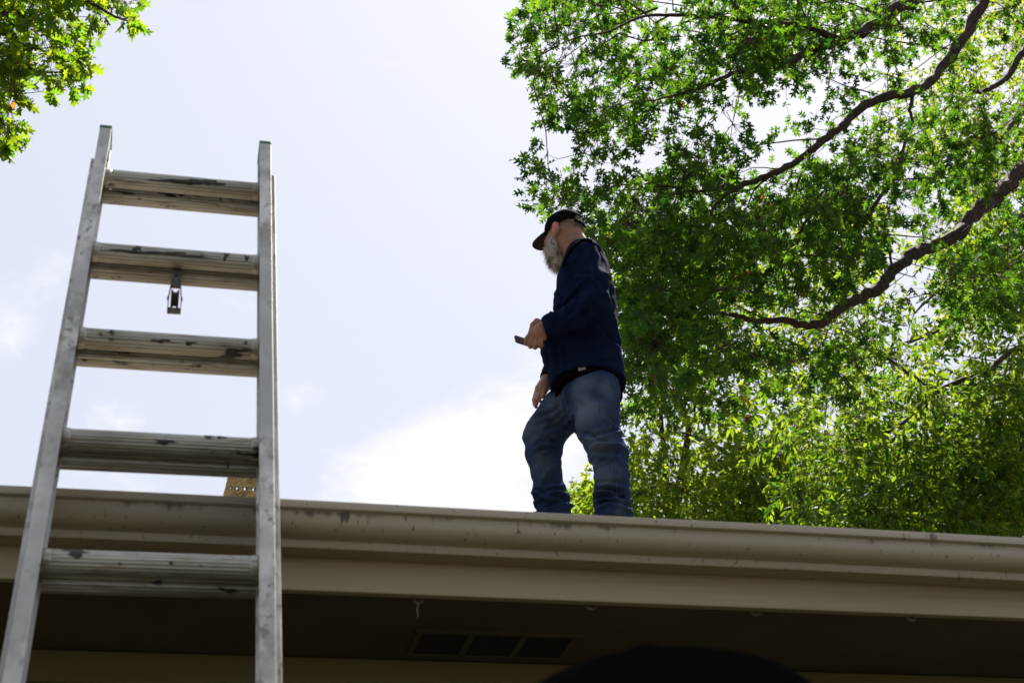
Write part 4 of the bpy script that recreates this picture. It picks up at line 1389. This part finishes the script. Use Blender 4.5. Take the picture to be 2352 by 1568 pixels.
# ------------------------------------------------------------------ trees
def leaf_mat(name, c_a, c_b, c_dead, trans=0.5, gloss=0.12, rough=.6):
    m = bpy.data.materials.new(name); m.use_nodes = True
    t = m.node_tree; t.nodes.clear()
    at_ = N(t, 'ShaderNodeAttribute', attribute_name='lv')
    oi = N(t, 'ShaderNodeObjectInfo')
    ad = N(t, 'ShaderNodeMath', operation='ADD'); L(t, at_.outputs['Fac'], ad.inputs[0]); L(t, oi.outputs['Random'], ad.inputs[1])
    fr = N(t, 'ShaderNodeMath', operation='FRACT'); L(t, ad.outputs[0], fr.inputs[0])
    mx = N(t, 'ShaderNodeMix', data_type='RGBA'); mx.inputs[6].default_value = (*c_a, 1); mx.inputs[7].default_value = (*c_b, 1)
    L(t, fr.outputs[0], mx.inputs[0])
    gt = N(t, 'ShaderNodeAttribute', attribute_name='dead')
    m2 = N(t, 'ShaderNodeMix', data_type='RGBA'); m2.inputs[7].default_value = (*c_dead, 1)
    L(t, gt.outputs['Fac'], m2.inputs[0]); L(t, mx.outputs[2], m2.inputs[6])
    p = N(t, 'ShaderNodeBsdfPrincipled', ins={'Roughness': rough, 'Specular IOR Level': gloss})
    L(t, m2.outputs[2], p.inputs['Base Color'])
    tr = N(t, 'ShaderNodeBsdfTranslucent')
    hs = N(t, 'ShaderNodeMix', data_type='RGBA', blend_type='MULTIPLY', ins={0: 1.0})
    hs.inputs[7].default_value = (4.9, 3.5, .75, 1)
    L(t, m2.outputs[2], hs.inputs[6]); L(t, hs.outputs[2], tr.inputs[0])
    ms_ = N(t, 'ShaderNodeMixShader', ins={0: trans})
    L(t, p.outputs[0], ms_.inputs[1]); L(t, tr.outputs[0], ms_.inputs[2])
    o = N(t, 'ShaderNodeOutputMaterial'); L(t, ms_.outputs[0], o.inputs[0])
    return m


M['oak_leaf'] = leaf_mat('oak_leaf', (0.005, 0.032, 0.010), (0.036, 0.094, 0.015), (0.060, 0.034, 0.030), .45)
M['oak_leaf2'] = leaf_mat('broad_oak_leaf', (0.024, 0.078, 0.010), (0.062, 0.112, 0.012), (0.12, 0.055, 0.02), .55)
M['ash_leaf'] = leaf_mat('narrow_leaf', (0.014, 0.054, 0.013), (0.064, 0.122, 0.020), (0.2, .1, .03), .45)
M['elm_leaf'] = leaf_mat('small_leaf', (0.028, 0.086, 0.016), (0.095, 0.150, 0.022), (0.2, .1, .03), .45)
M['bark'] = mat('bark', (0.066, 0.046, 0.037), 0.9, 0, .15, noise=[(14, (0.030, .022, .018), .4, .65, 6, (1, 1, 1)), (45, (0.12, .09, .075), .55, .75, 4, ONE)], bump=(28, .9, .02, ONE))
M['twig'] = mat('twig_bark', (0.075, 0.05, 0.036), 0.85, 0, .2)

# leaf outlines: x along the midrib, y across
OAK = ([(0, 0), (.25, .085), (.25, -.085), (.5, .085), (.5, -.085), (.76, .075), (.76, -.075), (1, 0),
        (.13, .03), (.10, .19), (.20, .23), (.13, -.03), (.10, -.19), (.20, -.23),
        (.26, .08), (.36, .34), (.50, .38), (.46, .08), (.26, -.08), (.36, -.34), (.50, -.38), (.46, -.08),
        (.52, .08), (.69, .31), (.81, .29), (.71, .07), (.52, -.08), (.69, -.31), (.81, -.29), (.71, -.07)],
       [(0, 2, 1), (1, 2, 4, 3), (3, 4, 6, 5), (5, 6, 7), (8, 1, 10, 9), (11, 12, 13, 2), (14, 17, 16, 15), (18, 19, 20, 21), (22, 25, 24, 23), (26, 27, 28, 29)])
BROAD = ([(x, y * (1.18 if abs(y) > .1 else 1.9)) for x, y in OAK[0]], OAK[1])
LANCE = ([(0, 0), (.35, .14), (.35, -.14), (.72, .10), (.72, -.10), (1, 0), (.35, 0), (.72, 0)], [(0, 6, 1), (0, 2, 6), (6, 7, 3, 1), (6, 2, 4, 7), (7, 5, 3), (7, 4, 5)])
OVAL = ([(0, 0), (.4, .26), (.4, -.26), (1, 0), (.4, 0)], [(0, 4, 1), (0, 2, 4), (4, 3, 1), (4, 2, 3)])


def template(spec, fold=.28, droop=.18):
    xy = np.array(spec[0], float)
    z = fold * np.abs(xy[:, 1]) - droop * xy[:, 0] ** 2
    tris = []
    for f_ in spec[1]:
        tris.append(f_[:3])
        if len(f_) == 4: tris.append((f_[0], f_[2], f_[3]))
    return np.column_stack([xy, z]), np.array(tris, np.int32)


def unit(a):
    return a / (np.linalg.norm(a, axis=-1, keepdims=True) + 1e-9)


def build_leaves(tpl, pos, axis, nrm, size, width=1.0):
    tv, tf_ = tpl
    ax = unit(axis); ay = unit(np.cross(nrm, ax)); az = np.cross(ax, ay)
    vv = pos[:, None, :] + size[:, None, None] * (tv[None, :, 0:1] * ax[:, None, :] + width * tv[None, :, 1:2] * ay[:, None, :] + tv[None, :, 2:3] * az[:, None, :])
    ff = (np.arange(len(pos)) * len(tv))[:, None, None] + tf_[None]
    return vv.reshape(-1, 3), ff.reshape(-1, 3).astype(np.int32), (ax, ay, az)


def add_attr(me, name, vals):
    a = me.attributes.new(name, 'FLOAT', 'POINT')
    a.data.foreach_set('value', np.ascontiguousarray(vals, np.float32))


def rand_dir(n, g_):
    return unit(g_.normal(0, 1, (n, 3)))


class Tree:
    def __init__(s, name, label, base, seed):
        s.root = empty(name, base); s.g = np.random.default_rng(seed)
        tag(s.root, label, 'tree')
        s.skel = []                     # sampled points of limbs, with radius
        s.sprays = []

    def limb(s, pts, rad, name='limb', sides=10, wob=.03, sub=6):
        P = [np.asarray(p, float) for p in pts]
        # smooth the polyline and roughen it a little
        Q = []; R = []
        n = len(P)
        for i in range(n - 1):
            p0, p1, p2, p3 = P[max(i - 1, 0)], P[i], P[i + 1], P[min(i + 2, n - 1)]
            for k in range(sub):
                t = k / sub
                Q.append(.5 * ((2 * p1) + (-p0 + p2) * t + (2 * p0 - 5 * p1 + 4 * p2 - p3) * t * t + (-p0 + 3 * p1 - 3 * p2 + p3) * t ** 3))
                R.append(rad[i] + (rad[i + 1] - rad[i]) * t)
        Q.append(P[-1]); R.append(rad[-1])
        Q = [q + s.g.normal(0, wob, 3) * min(r * 6, 1) * (0 < i < len(Q) - 1) for i, (q, r) in enumerate(zip(Q, R))]
        R = [r * .80 * s.g.uniform(.88, 1.14) for r in R]
        mb = MB(); mb.tube(Q, R, sides)
        o = mb.build(name, M['bark'], s.root, True)
        for q, r in zip(Q, R):
            s.skel.append((q, r))
        return o

    def grow(s, centers, hang, tpl, leafmat, n_leaf, size, spray_len, dead=None, sub=11, width=1.0, up=.9, rosette=.5, leaf_name='leaf', spread=1.0, maxtwig=1.9):
        """sprays of leaves round the given points, carried by twigs from the nearest limb"""
        g_ = s.g
        C = np.asarray(centers)
        n = len(C)
        SK = np.array([q for q, r in s.skel])
        # sub-branches: gather sprays into clusters
        order = g_.permutation(n)
        k = max(1, n // sub)
        cen = C[order[:k]].copy()
        for _ in range(4):
            lab = np.concatenate([((C[i:i + 500, None] - cen[None]) ** 2).sum(-1).argmin(1) for i in range(0, n, 500)])
            for j in range(k):
                m = lab == j
                if m.any(): cen[j] = C[m].mean(0)
        mbB = MB(); mbT = MB()
        dirs = np.zeros((n, 3))
        for j in range(k):
            m = np.argwhere(lab == j)[:, 0]
            if not len(m): continue
            dd = np.linalg.norm(SK - cen[j], axis=1)
            i0 = dd.argmin(); a = SK[i0]
            ln_ = dd[i0]
            if ln_ > maxtwig:                      # too far: the branch starts nearer, behind the leaves
                a = cen[j] + unit((a - cen[j])[None])[0] * maxtwig
            r0 = min(.004 + .0036 * ln_, .013)
            ln_ = min(ln_, maxtwig); mid = (a + cen[j]) / 2 + g_.normal(0, .11 * ln_, 3) + V3(0, 0, .08 * ln_)
            mbB.tube([a, (a + mid) / 2 + g_.normal(0, .045 * ln_, 3), mid, (mid + cen[j]) / 2 + g_.normal(0, .045 * ln_, 3), cen[j]], [r0, r0 * .85, r0 * .7, r0 * .55, r0 * .4], 5, False)
            for i in m:
                d = C[i] - cen[j]
                L_ = np.linalg.norm(d) + 1e-6
                st = cen[j] if L_ < .9 else (cen[j] + mid) / 2
                md = (st + C[i]) / 2 + g_.normal(0, .07 * L_, 3)
                dv = unit((C[i] - md)[None])[0] + g_.normal(0, .35, 3) + np.asarray(hang)
                dirs[i] = unit(dv[None])[0]
                tip = C[i] + dirs[i] * spray_len * .5
                mbT.tube([st, md, C[i] - dirs[i] * spray_len * .45, tip], [.0045, .0035, .0028, .0015], 3, False)
        b = mbB.build('branches', M['bark'], s.root, True); b['kind'] = 'stuff'
        t = mbT.build('twigs', M['twig'], s.root); t['kind'] = 'stuff'
        # leaves
        tot = n * n_leaf
        ci = np.repeat(np.arange(n), n_leaf)
        u = np.tile(np.linspace(-.5, .5, n_leaf), n) + g_.uniform(-.05, .05, tot)
        u = np.where(g_.random(tot) < rosette, .5 - np.abs(g_.normal(0, .18, tot)), u)
        pos = C[ci] + dirs[ci] * (u * spray_len)[:, None] + rand_dir(tot, g_) * (.02 + .035 * g_.random(tot))[:, None]
        rad_ = rand_dir(tot, g_); rad_ -= dirs[ci] * (rad_ * dirs[ci]).sum(1, keepdims=True)
        ax = unit(dirs[ci] * .7 + unit(rad_) * spread + V3(0, 0, -.25) + g_.normal(0, .25, (tot, 3)))
        nr = unit(rand_dir(tot, g_) * (1.0) + V3(0, 0, up))
        sz = size * g_.uniform(.5, 1.28, tot)
        lv = np.clip(g_.normal(.45, .25, tot), 0, .97)
        dead_v = np.zeros(tot)
        if dead is not None:
            for (p, r) in dead:
                dd = np.linalg.norm(pos - p, axis=1)
                dead_v[(dd < r) & (g_.random(tot) < .9)] = 1
            dead_v[g_.random(tot) < .001] = 1
        # the leaves that show largest become parts of their own
        px, py, dz = to_px(pos)
        vis = (px > -20) & (px < 2372) & (py > -20) & (py < 1220) & (dead_v == 0)
        score = np.where(vis, sz / dz, 0)
        # keep those nearest to the viewer among neighbours
        cellk = (px // 26).astype(int) * 1000 + (py // 26).astype(int)
        first = {}
        for i in np.argsort(dz):
            if vis[i] and cellk[i] not in first: first[cellk[i]] = i
        cand = np.array(list(first.values()), int)
        cand = cand[np.argsort(-score[cand])][:300]
        single = np.zeros(tot, bool); single[cand] = True
        rest = ~single
        vv, ff, _ = build_leaves(tpl, pos[rest], ax[rest], nr[rest], sz[rest], width)
        me = mesh_np('foliage', vv, ff)
        nv = len(tpl[0])
        add_attr(me, 'lv', np.repeat(lv[rest], nv)); add_attr(me, 'dead', np.repeat(dead_v[rest], nv))
        fo = link_mesh('foliage', me, leafmat, s.root); fo['kind'] = 'stuff'
        tv = tpl[0].copy(); tv[:, 1] *= width
        lm = mesh_np(leaf_name, tv, tpl[1]); lm.materials.append(leafmat)
        add_attr(lm, 'lv', np.full(nv, .12)); add_attr(lm, 'dead', np.zeros(nv))
        pinv = parent_inv(s.root)
        for i in cand:
            o = bpy.data.objects.new(leaf_name, lm)
            a_ = unit(ax[i][None])[0]; y_ = unit(np.cross(nr[i], a_)[None])[0]; z_ = np.cross(a_, y_)
            COL.objects.link(o); o.parent = s.root; o.matrix_parent_inverse = pinv
            k_ = sz[i]
            o.matrix_basis = Matrix(((a_[0] * k_, y_[0] * k_, z_[0] * k_, pos[i][0]), (a_[1] * k_, y_[1] * k_, z_[1] * k_, pos[i][1]), (a_[2] * k_, y_[2] * k_, z_[2] * k_, pos[i][2]), (0, 0, 0, 1)))


# how full of leaves each part of the crowns is: rows 60 px tall from the top, columns 60 px wide from x = 1180
FULL = ["38886658988799969777", "47667657999999878877", "45479878987776899888", "06588874343567888888", "03676100002467888888", "00143056302578888888",
        "13334688656788877888", "15789998888888767888", "02689999888898768888", "00289999988899888888", "00058999987899747888", "00058999867887646788",
        "00058988878887435457", "00049998888887454347", "00029998888888667778", "00008988888888777888", "00007888899988678899", "00018668999998899999",
        "00128778999999999999", "00638988999999999999", "00989999999999999999"]
FULL = np.array([[int(c) for c in r] for r in FULL], float)


def full_at(px, py):
    x = np.clip((px - 1210) / 60, 0, 18.999); y = np.clip((py - 30) / 60, 0, 19.999)
    i, j = x.astype(int), y.astype(int); fx, fy = x - i, y - j
    v = FULL[j, i] * (1 - fx) * (1 - fy) + FULL[j, i + 1] * fx * (1 - fy) + FULL[j + 1, i] * (1 - fx) * fy + FULL[j + 1, i + 1] * fx * fy
    return np.where(px < 1190, 0, v / 9)


def sample(n, box, Y, weight, g_, clump=.55, cell=.55, pw=2.0):
    """points seen inside the picture box, at depths Y, kept by weight(px,py) and broken into clumps"""
    outp = []
    tot = 0
    while tot < n:
        m = n * 3
        px = g_.uniform(box[0], box[2], m); py = g_.uniform(box[1], box[3], m); yy = g_.uniform(Y[0], Y[1], m)
        d = _F[None] + _R[None] * ((px - CX) / FPX)[:, None] - _U[None] * ((py - CY) / FPX)[:, None]
        P = CAM + d * (yy / d[:, 1])[:, None]
        w = weight(px, py) ** pw
        nz = fbm(P / cell + 5, 2)
        keep = (g_.random(m) < w) & (nz > clump - 1.0 + (1 - w) * .25)
        outp.append(P[keep]); tot += keep.sum()
    return np.concatenate(outp)[:n]


def sstep(x, a, b):
    t = np.clip((x - a) / (b - a), 0, 1); return t * t * (3 - 2 * t)


# ---- big oak at the right: limbs come down into the picture from the upper right
oak = Tree('oak_tree', 'tall oak with lobed leaves and long dark limbs reaching in from the upper right', V3(14.6, 13.0, 0), 31)
oak.limb([V3(14.6, 13, -.1), V3(14.4, 13, 3), V3(14.6, 12.9, 6.5), V3(14.3, 12.8, 10), V3(14.0, 12.6, 13.5), V3(13.8, 12.4, 17)], [.42, .33, .30, .26, .2, .1], 'trunk', 14, .05)
oak.limb([V3(14.1, 12.7, 11.0), V3(11.5, 12.3, 14.2), at(2480, -330, 11.8), at(2330, -130, 11.6), at(2262, -5, 11.5), at(2215, 85, 11.45), at(2150, 170, 11.4), at(2105, 208, 11.3), at(2000, 236, 11.2), at(1930, 292, 11.1), at(1886, 326, 11.0), at(1830, 372, 10.9), at(1760, 405, 10.8), at(1690, 432, 10.7), at(1648, 466, 10.6), at(1630, 500, 10.5)],
         [.2, .16, .125, .105, .085, .078, .072, .066, .062, .056, .05, .045, .038, .032, .024, .014])
oak.limb([at(1690, 432, 10.7), at(1668, 425, 10.6), at(1640, 432, 10.5), at(1600, 440, 10.4), at(1560, 430, 10.3)], [.022, .02, .017, .012, .007])
oak.limb([at(1840, 400, 10.9), at(1815, 470, 10.8), at(1795, 500, 10.8), at(1780, 560, 10.7)], [.016, .014, .012, .006])
oak.limb([at(1890, 440, 10.8), at(1850, 510, 10.75), at(1820, 560, 10.7), at(1800, 600, 10.7)], [.02, .018, .015, .008])
oak.limb([V3(14.4, 12.85, 7.8), at(2720, 130, 12.8), at(2560, 215, 12.6), at(2430, 330, 12.5), at(2352, 388, 12.4), at(2290, 450, 12.3), at(2245, 482, 12.2), at(2185, 548, 12.1), at(2110, 577, 12.0), at(2055, 618, 11.95), at(2012, 668, 11.9), at(1950, 694, 11.8), at(1905, 728, 11.7), at(1865, 748, 11.6), at(1800, 735, 11.5), at(1740, 738, 11.4), at(1690, 725, 11.3), at(1630, 716, 11.2), at(1580, 726, 11.0)],
         [.2, .17, .14, .125, .115, .108, .1, .09, .085, .08, .074, .068, .06, .052, .044, .036, .03, .022, .01])
oak.limb([at(2050, 622, 11.9), at(2040, 560, 11.8), at(2030, 520, 11.8), at(2045, 470, 11.7)], [.018, .015, .012, .006])
oak.limb([at(1975, 690, 11.85), at(1955, 650, 11.8), at(1945, 600, 11.7), at(1940, 560, 11.7)], [.022, .018, .014, .007])
oak.limb([V3(14.0, 12.6, 12.8), V3(11.5, 12, 15.0), at(2480, -260, 11.0), at(2300, -130, 10.9), at(2180, -50, 10.8), at(2085, 10, 10.7), at(2010, 55, 10.6), at(1930, 95, 10.5), at(1860, 118, 10.4), at(1790, 150, 10.2), at(1700, 165, 10.1), at(1600, 205, 10.0), at(1500, 232, 9.9)],
         [.18, .15, .125, .11, .1, .092, .085, .07, .056, .042, .03, .02, .01])
oak.limb([at(1930, 95, 10.5), at(1850, 60, 10.3), at(1760, 55, 10.1), at(1650, 40, 9.9), at(1540, 35, 9.8), at(1470, 40, 9.7), at(1400, 72, 9.6), at(1330, 85, 9.6), at(1280, 105, 9.5)], [.05, .042, .034, .027, .02, .016, .012, .009, .005])
oak.limb([at(2420, 30, 12.9), at(2352, 118, 12.8), at(2310, 180, 12.8), at(2270, 205, 12.7), at(2240, 214, 12.7)], [.07, .06, .052, .04, .02])
oak.limb([V3(14.3, 12.8, 9.6), at(2500, 60, 12.95), at(2420, 30, 12.9)], [.13, .08, .07])
oak.limb([at(2100, 212, 11.3), at(2090, 250, 11.3), at(2095, 280, 11.3), at(2080, 320, 11.2)], [.028, .024, .02, .008])
oak.limb([at(2010, 470, 11.3), at(1985, 510, 11.3), at(1965, 540, 11.2), at(1970, 575, 11.2)], [.03, .026, .02, .01])
oak.limb([at(2080, 320, 11.2), at(2060, 400, 11.2), at(2010, 470, 11.3)], [.02, .026, .03])
# limbs over the viewer, out of the picture: they shade the yard
oak.limb([V3(14.0, 12.6, 13.5), V3(10.8, 11.2, 14.6), V3(8, 9.8, 14.0), V3(6.2, 8.0, 13.0), V3(4.2, 6.0, 12.0), V3(2.4, 4.4, 10.8)], [.2, .16, .13, .1, .07, .03])
oak.limb([V3(6.2, 8.0, 13.0), V3(5.6, 6.3, 12.2), V3(5.0, 4.4, 10.9), V3(4.6, 2.6, 10.0)], [.08, .065, .05, .02])


def oak_w(px, py):
    w = full_at(px, py)
    lower = py - (1010 - .20 * (px - 1400))            # fades out towards the lower right
    return w * (1 - .93 * sstep(lower, -180, 60)) * (1 - .22 * sstep(px, 1900, 2100))


g1 = oak.g
c1 = sample(1800, (1190, -60, 2420, 1080), (9.4, 12.8), oak_w, g1, .66, .8)
# the limbs stay clear on the viewer's side
LIMB_PX = [np.array(q, float) for q in ([(2262, -5), (2215, 85), (2150, 170)], [(2105, 208), (2000, 236), (1930, 292), (1886, 326), (1830, 372)], [(1830, 372), (1760, 405), (1690, 432)], [(2352, 388), (2290, 450), (2245, 482), (2185, 548), (2110, 577), (2055, 618), (2012, 668), (1950, 694), (1905, 728), (1865, 748), (1800, 735), (1740, 738), (1660, 720)], [(2352, 118), (2310, 180), (2270, 205)], [(1540, 35), (1470, 40), (1400, 72), (1330, 85)])]
LIMB_Y = [11.5, 11.2, 10.9, 12.1, 12.8, 9.8]
px_, py_, _z = to_px(c1)
keep_ = np.ones(len(c1), bool)
for q, yl in zip(LIMB_PX, LIMB_Y):
    for a, b in zip(q[:-1], q[1:]):
        ba = b - a; t_ = np.clip(((px_ - a[0]) * ba[0] + (py_ - a[1]) * ba[1]) / (ba @ ba), 0, 1)
        dd_ = np.hypot(px_ - a[0] - t_ * ba[0], py_ - a[1] - t_ * ba[1])
        keep_ &= ~((dd_ < 52) & (c1[:, 1] < yl + .35) & (g1.random(len(c1)) < .88))
c1 = c1[keep_]
# outline sprays where single leaves stand against the sky
edge_px = [(1228, 30), (1222, 75), (1232, 120), (1216, 165), (1228, 150), (1262, 180), (1250, 236), (1262, 250), (1290, 240), (1330, 262), (1318, 300), (1345, 310), (1372, 330), (1400, 318), (1440, 300), (1470, 310), 
           (1228, 378), (1240, 398), (1256, 432), (1258, 466), (1288, 410), (1330, 395), (1300, 470), (1340, 440), (1370, 400), (1400, 380), (1478, 318), (1500, 300), (1540, 290), (1600, 296), (1630, 330), (1650, 232), (1720, 300), (1700, 340), (1345, 500), (1360, 530), (1375, 560)]
ce = np.array([at(a + random.uniform(-6, 6), b + random.uniform(-6, 6), random.uniform(9.7, 10.8)) for a, b in edge_px for _ in range(2)])
over = []
while len(over) < 330:
    p = V3(random.uniform(1.0, 9.5), random.uniform(1.5, 12), random.uniform(9.6, 14))
    px_, py_, z_ = to_px(p)
    if z_ > 0 and py_ > -90 and -100 < px_ < 2500: continue
    sk = np.array([q for q, r in oak.skel])
    if np.linalg.norm(sk - p, axis=1).min() < 1.7: over.append(p)
dead = [(at(a, b, y), r) for a, b, y, r in ((1858, 366, 10.9, .16), (1775, 480, 10.8, .14), (1725, 470, 10.7, .10), (1527, 975, 10.8, .10), (1700, 935, 11.5, .14), (1540, 1000, 11, .1), (1690, 650, 10.6, .12), (1960, 900, 11.8, .1), (1540, 210, 10, .06), (1640, 160, 10.1, .07), (1830, 640, 11.2, .16), (1720, 620, 11, .1), (1790, 815, 11.5, .1), (1605, 715, 10.8, .06), (2140, 110, 11.2, .1))]
oak.grow(np.concatenate([c1, ce, np.array(over)]), (0, 0, -.45), template(OAK), M['oak_leaf'], 13, .126, .40, dead, 11, .88, .9, .35)

# ---- oak at the left: only the tips of its boughs reach into the picture
oak2 = Tree('oak_tree', 'sunlit oak with broad lobed leaves whose bough tips fill the upper left corner', V3(-6.6, 11.2, 0), 47)
oak2.limb([V3(-6.6, 11.2, -.1), V3(-6.5, 11.2, 4), V3(-6.6, 11.1, 8), V3(-6.4, 11, 12), V3(-6.3, 11, 15)], [.4, .32, .28, .2, .1], 'trunk', 14, .05)
oak2.limb([V3(-6.5, 11.1, 9.0), at(-420, -40, 10.6), at(-180, 0, 10.3), at(0, 25, 10.2), at(28, 75, 10.2), at(40, 110, 10.2), at(62, 145, 10.2), at(85, 165, 10.2), at(150, 167, 10.1), at(190, 172, 10.1)], [.14, .09, .06, .032, .026, .02, .016, .013, .010, .005])
oak2.limb([V3(-6.5, 11.1, 10.0), at(-300, -260, 10.4), at(0, -120, 10.3), at(180, -10, 10.2), at(240, 25, 10.2), at(280, 45, 10.1), at(320, 55, 10.1)], [.14, .08, .05, .02, .016, .012, .006])
oak2.limb([V3(-6.5, 11.1, 7.6), at(-380, 230, 10.7), at(-150, 240, 10.4), at(-20, 262, 10.3), at(12, 290, 10.3), at(40, 330, 10.2)], [.12, .07, .05, .018, .012, .006])


def oak2_w(px, py):
    w = np.zeros_like(px)
    for (cx, cy, rx, ry, q) in ((50, 50, 115, 105, .95), (135, 115, 55, 55, .95), (30, 180, 75, 50, .85), (235, 15, 60, 28, .95), (282, 40, 34, 32, .95), (95, 170, 70, 34, .8), (155, 152, 32, 30, .9), (8, 285, 42, 50, .95), (30, 250, 30, 30, .6), (32, 315, 22, 22, .7), (-120, 150, 150, 260, .9), (100, -60, 260, 70, .9)):
        w = np.maximum(w, q * (1 - sstep(np.hypot((px - cx) / rx, (py - cy) / ry), .72, 1.08)))
    return w


c2 = sample(300, (-260, -140, 350, 380), (9.6, 11.4), oak2_w, oak2.g, .42, .6)
oak2.grow(c2, (.1, 0, -.4), template(BROAD), M['oak_leaf2'], 13, .125, .34, [(at(166, 118, 10.2), .05), (at(8, 345, 10.2), .1)], 9, .9)

# ---- tree with narrow leaves, lower right, behind the oak
ash = Tree('ash_tree', 'leafy tree with narrow pointed leaves behind the oak at the lower right', V3(17.6, 19.8, 0), 53)
ash.limb([V3(17.6, 19.8, -.1), V3(17.5, 19.7, 5), V3(17.4, 19.5, 9), V3(17.2, 19.3, 13), V3(17.0, 19.2, 20)], [.42, .35, .3, .22, .08], 'trunk', 12, .05)
ash.limb([V3(17.4, 19.5, 8.6), at(2480, 1085, 18.4), at(2300, 1100, 17.6), at(2180, 1105, 17.2), at(2060, 1180, 17), at(1980, 1210, 17)], [.16, .12, .09, .06, .03, .01])
ash.limb([V3(17.3, 19.4, 11.5), at(2420, 800, 18.3), at(2250, 860, 17.6), at(2150, 900, 17.4), at(2060, 980, 17.2), at(1960, 1010, 17)], [.12, .07, .05, .04, .03, .012])
ash.limb([at(2150, 900, 17.4), at(2090, 860, 17.4), at(2030, 815, 17.5), at(1960, 770, 17.6), at(1900, 740, 17.6)], [.036, .03, .026, .02, .01])
ash.limb([V3(17.2, 19.3, 13), at(2400, 520, 18), at(2260, 560, 17.6), at(2180, 640, 17.4), at(2100, 720, 17.4)], [.12, .09, .06, .04, .015])
ash.limb([at(2352, 250, 18), at(2280, 330, 17.8), at(2200, 300, 17.8)], [.06, .04, .015]); ash.limb([V3(17.1, 19.2, 16), at(2420, 200, 18.2), at(2352, 250, 18)], [.12, .08, .06])


def ash_w(px, py):
    w = full_at(px, py)
    return w * np.clip(.22 + .78 * sstep(px + .75 * py, 2350, 2900), 0, 1) * sstep(px, 1560, 1900)


c3 = sample(1300, (1400, -40, 2430, 1240), (16, 19.5), ash_w, ash.g, .62, 1.2)
ash.grow(c3, (0, 0, -.5), template(LANCE, .3, .25), M['ash_leaf'], 18, .165, .6, None, 12, 1.15, .8, .25, 'leaf', .9)

# ---- small-leaved trees far behind the house
elm = Tree('elm_tree', 'bright green tree far behind the house, low over the gutter beside the man', V3(9.6, 25.8, 0), 61)
elm.limb([V3(9.6, 25.8, -.1), V3(9.7, 25.8, 5), V3(9.5, 25.7, 9.5), V3(9.4, 25.6, 12.5), V3(9.5, 25.6, 15.5)], [.3, .24, .18, .11, .04], 'trunk', 10, .05)
elm.limb([V3(9.5, 25.7, 10), at(1560, 1150, 25), at(1500, 1120, 24.8), at(1400, 1165, 24.5), at(1330, 1150, 24.4)], [.12, .08, .06, .03, .01])
elm.limb([V3(9.5, 25.7, 11), at(1800, 1100, 24.8), at(1700, 1060, 24.5), at(1640, 1020, 24.4), at(1560, 990, 24.4)], [.12, .09, .07, .05, .02])
elm.limb([V3(9.4, 25.6, 12.5), at(1580, 960, 25), at(1480, 880, 25), at(1470, 800, 25)], [.12, .07, .05, .02])


def elm_w(px, py):
    w = full_at(px, py)
    a = sstep(py, 880, 1080)
    b = .6 * sstep(px, 1400, 1480) * sstep(py, 400, 600)
    bush = np.maximum(1 - sstep(np.hypot((px - 1335) / 34, (py - 1165) / 55), .7, 1.1), 1 - sstep(np.hypot((px - 1375) / 40, (py - 1190) / 45), .7, 1.1))
    return np.maximum(w * np.maximum(a, b) * (1 - .5 * sstep(px, 1950, 2200)), bush)


c4 = sample(1900, (1290, 380, 2250, 1240), (22.5, 27), elm_w, elm.g, .58, 1.5)
elm.grow(c4, (0, 0, -.1), template(OVAL, .3, .15), M['elm_leaf'], 22, .15, .8, None, 12, 1.0, 1.0, .3)

ash2 = Tree('elm_tree', 'far pale green tree showing between the limbs of the oak at the right edge', V3(25.5, 28.5, 0), 67)
ash2.limb([V3(25.5, 28.5, -.1), V3(25.4, 28.4, 8), V3(25.2, 28.2, 15), V3(25, 28, 22), V3(25, 28, 30)], [.45, .38, .3, .22, .08], 'trunk', 10, .05)
ash2.limb([V3(25.2, 28.2, 15), at(2300, 700, 26), at(2150, 760, 25.5), at(2050, 800, 25)], [.16, .12, .08, .02])
ash2.limb([V3(25, 28, 20), at(2300, 330, 26), at(2150, 400, 25.5), at(2050, 450, 25)], [.16, .12, .08, .02])
ash2.limb([V3(25, 28, 25), at(2330, 40, 26), at(2200, 120, 25.5)], [.12, .08, .02])


def far_w(px, py):
    return full_at(px, py) * np.clip(.15 + .85 * sstep(px, 1900, 2250), 0, 1) * .9


c5 = sample(1100, (1750, -40, 2430, 1230), (24, 28.5), far_w, ash2.g, .55, 1.6)
ash2.grow(c5, (0, 0, -.2), template(OVAL, .3, .15), M['elm_leaf'], 20, .17, .9, None, 12, .85, 1.0, .3)

# ---- unseen tree added behind the viewer to block sky light from the near sides
back = Tree('oak_tree', 'broad dark oak, unseen, added behind the viewer to shade the near sides', V3(-2.5, -9.5, 0), 71)
back.limb([V3(-2.5, -9.5, -.1), V3(-2.4, -9.5, 3), V3(-2.2, -9.4, 6), V3(-2.0, -9.4, 10), V3(-2, -9.4, 15)], [.5, .4, .34, .24, .08], 'trunk', 10, .05)
for (x, y, z) in ((5, -8, 9), (8.5, -6.5, 12), (-8, -8, 9), (-10, -6.5, 11), (2, -6.5, 13), (-5, -6.2, 14)):
    back.limb([V3(-2.2, -9.4, z * .55), V3((x - 2.2) / 2, (y - 9.4) / 2, z * .85), V3(x, y, z)], [.2, .14, .04])
gb = back.g
cb = np.column_stack([gb.normal(-.5, 5.5, 420), gb.normal(-8.0, 1.6, 420), 3.2 + gb.gamma(4.0, 1.9, 420)])
back.grow(cb, (0, 0, -.3), template(OAK), M['oak_leaf'], 14, .34, 1.1, None, 10, 1.3)
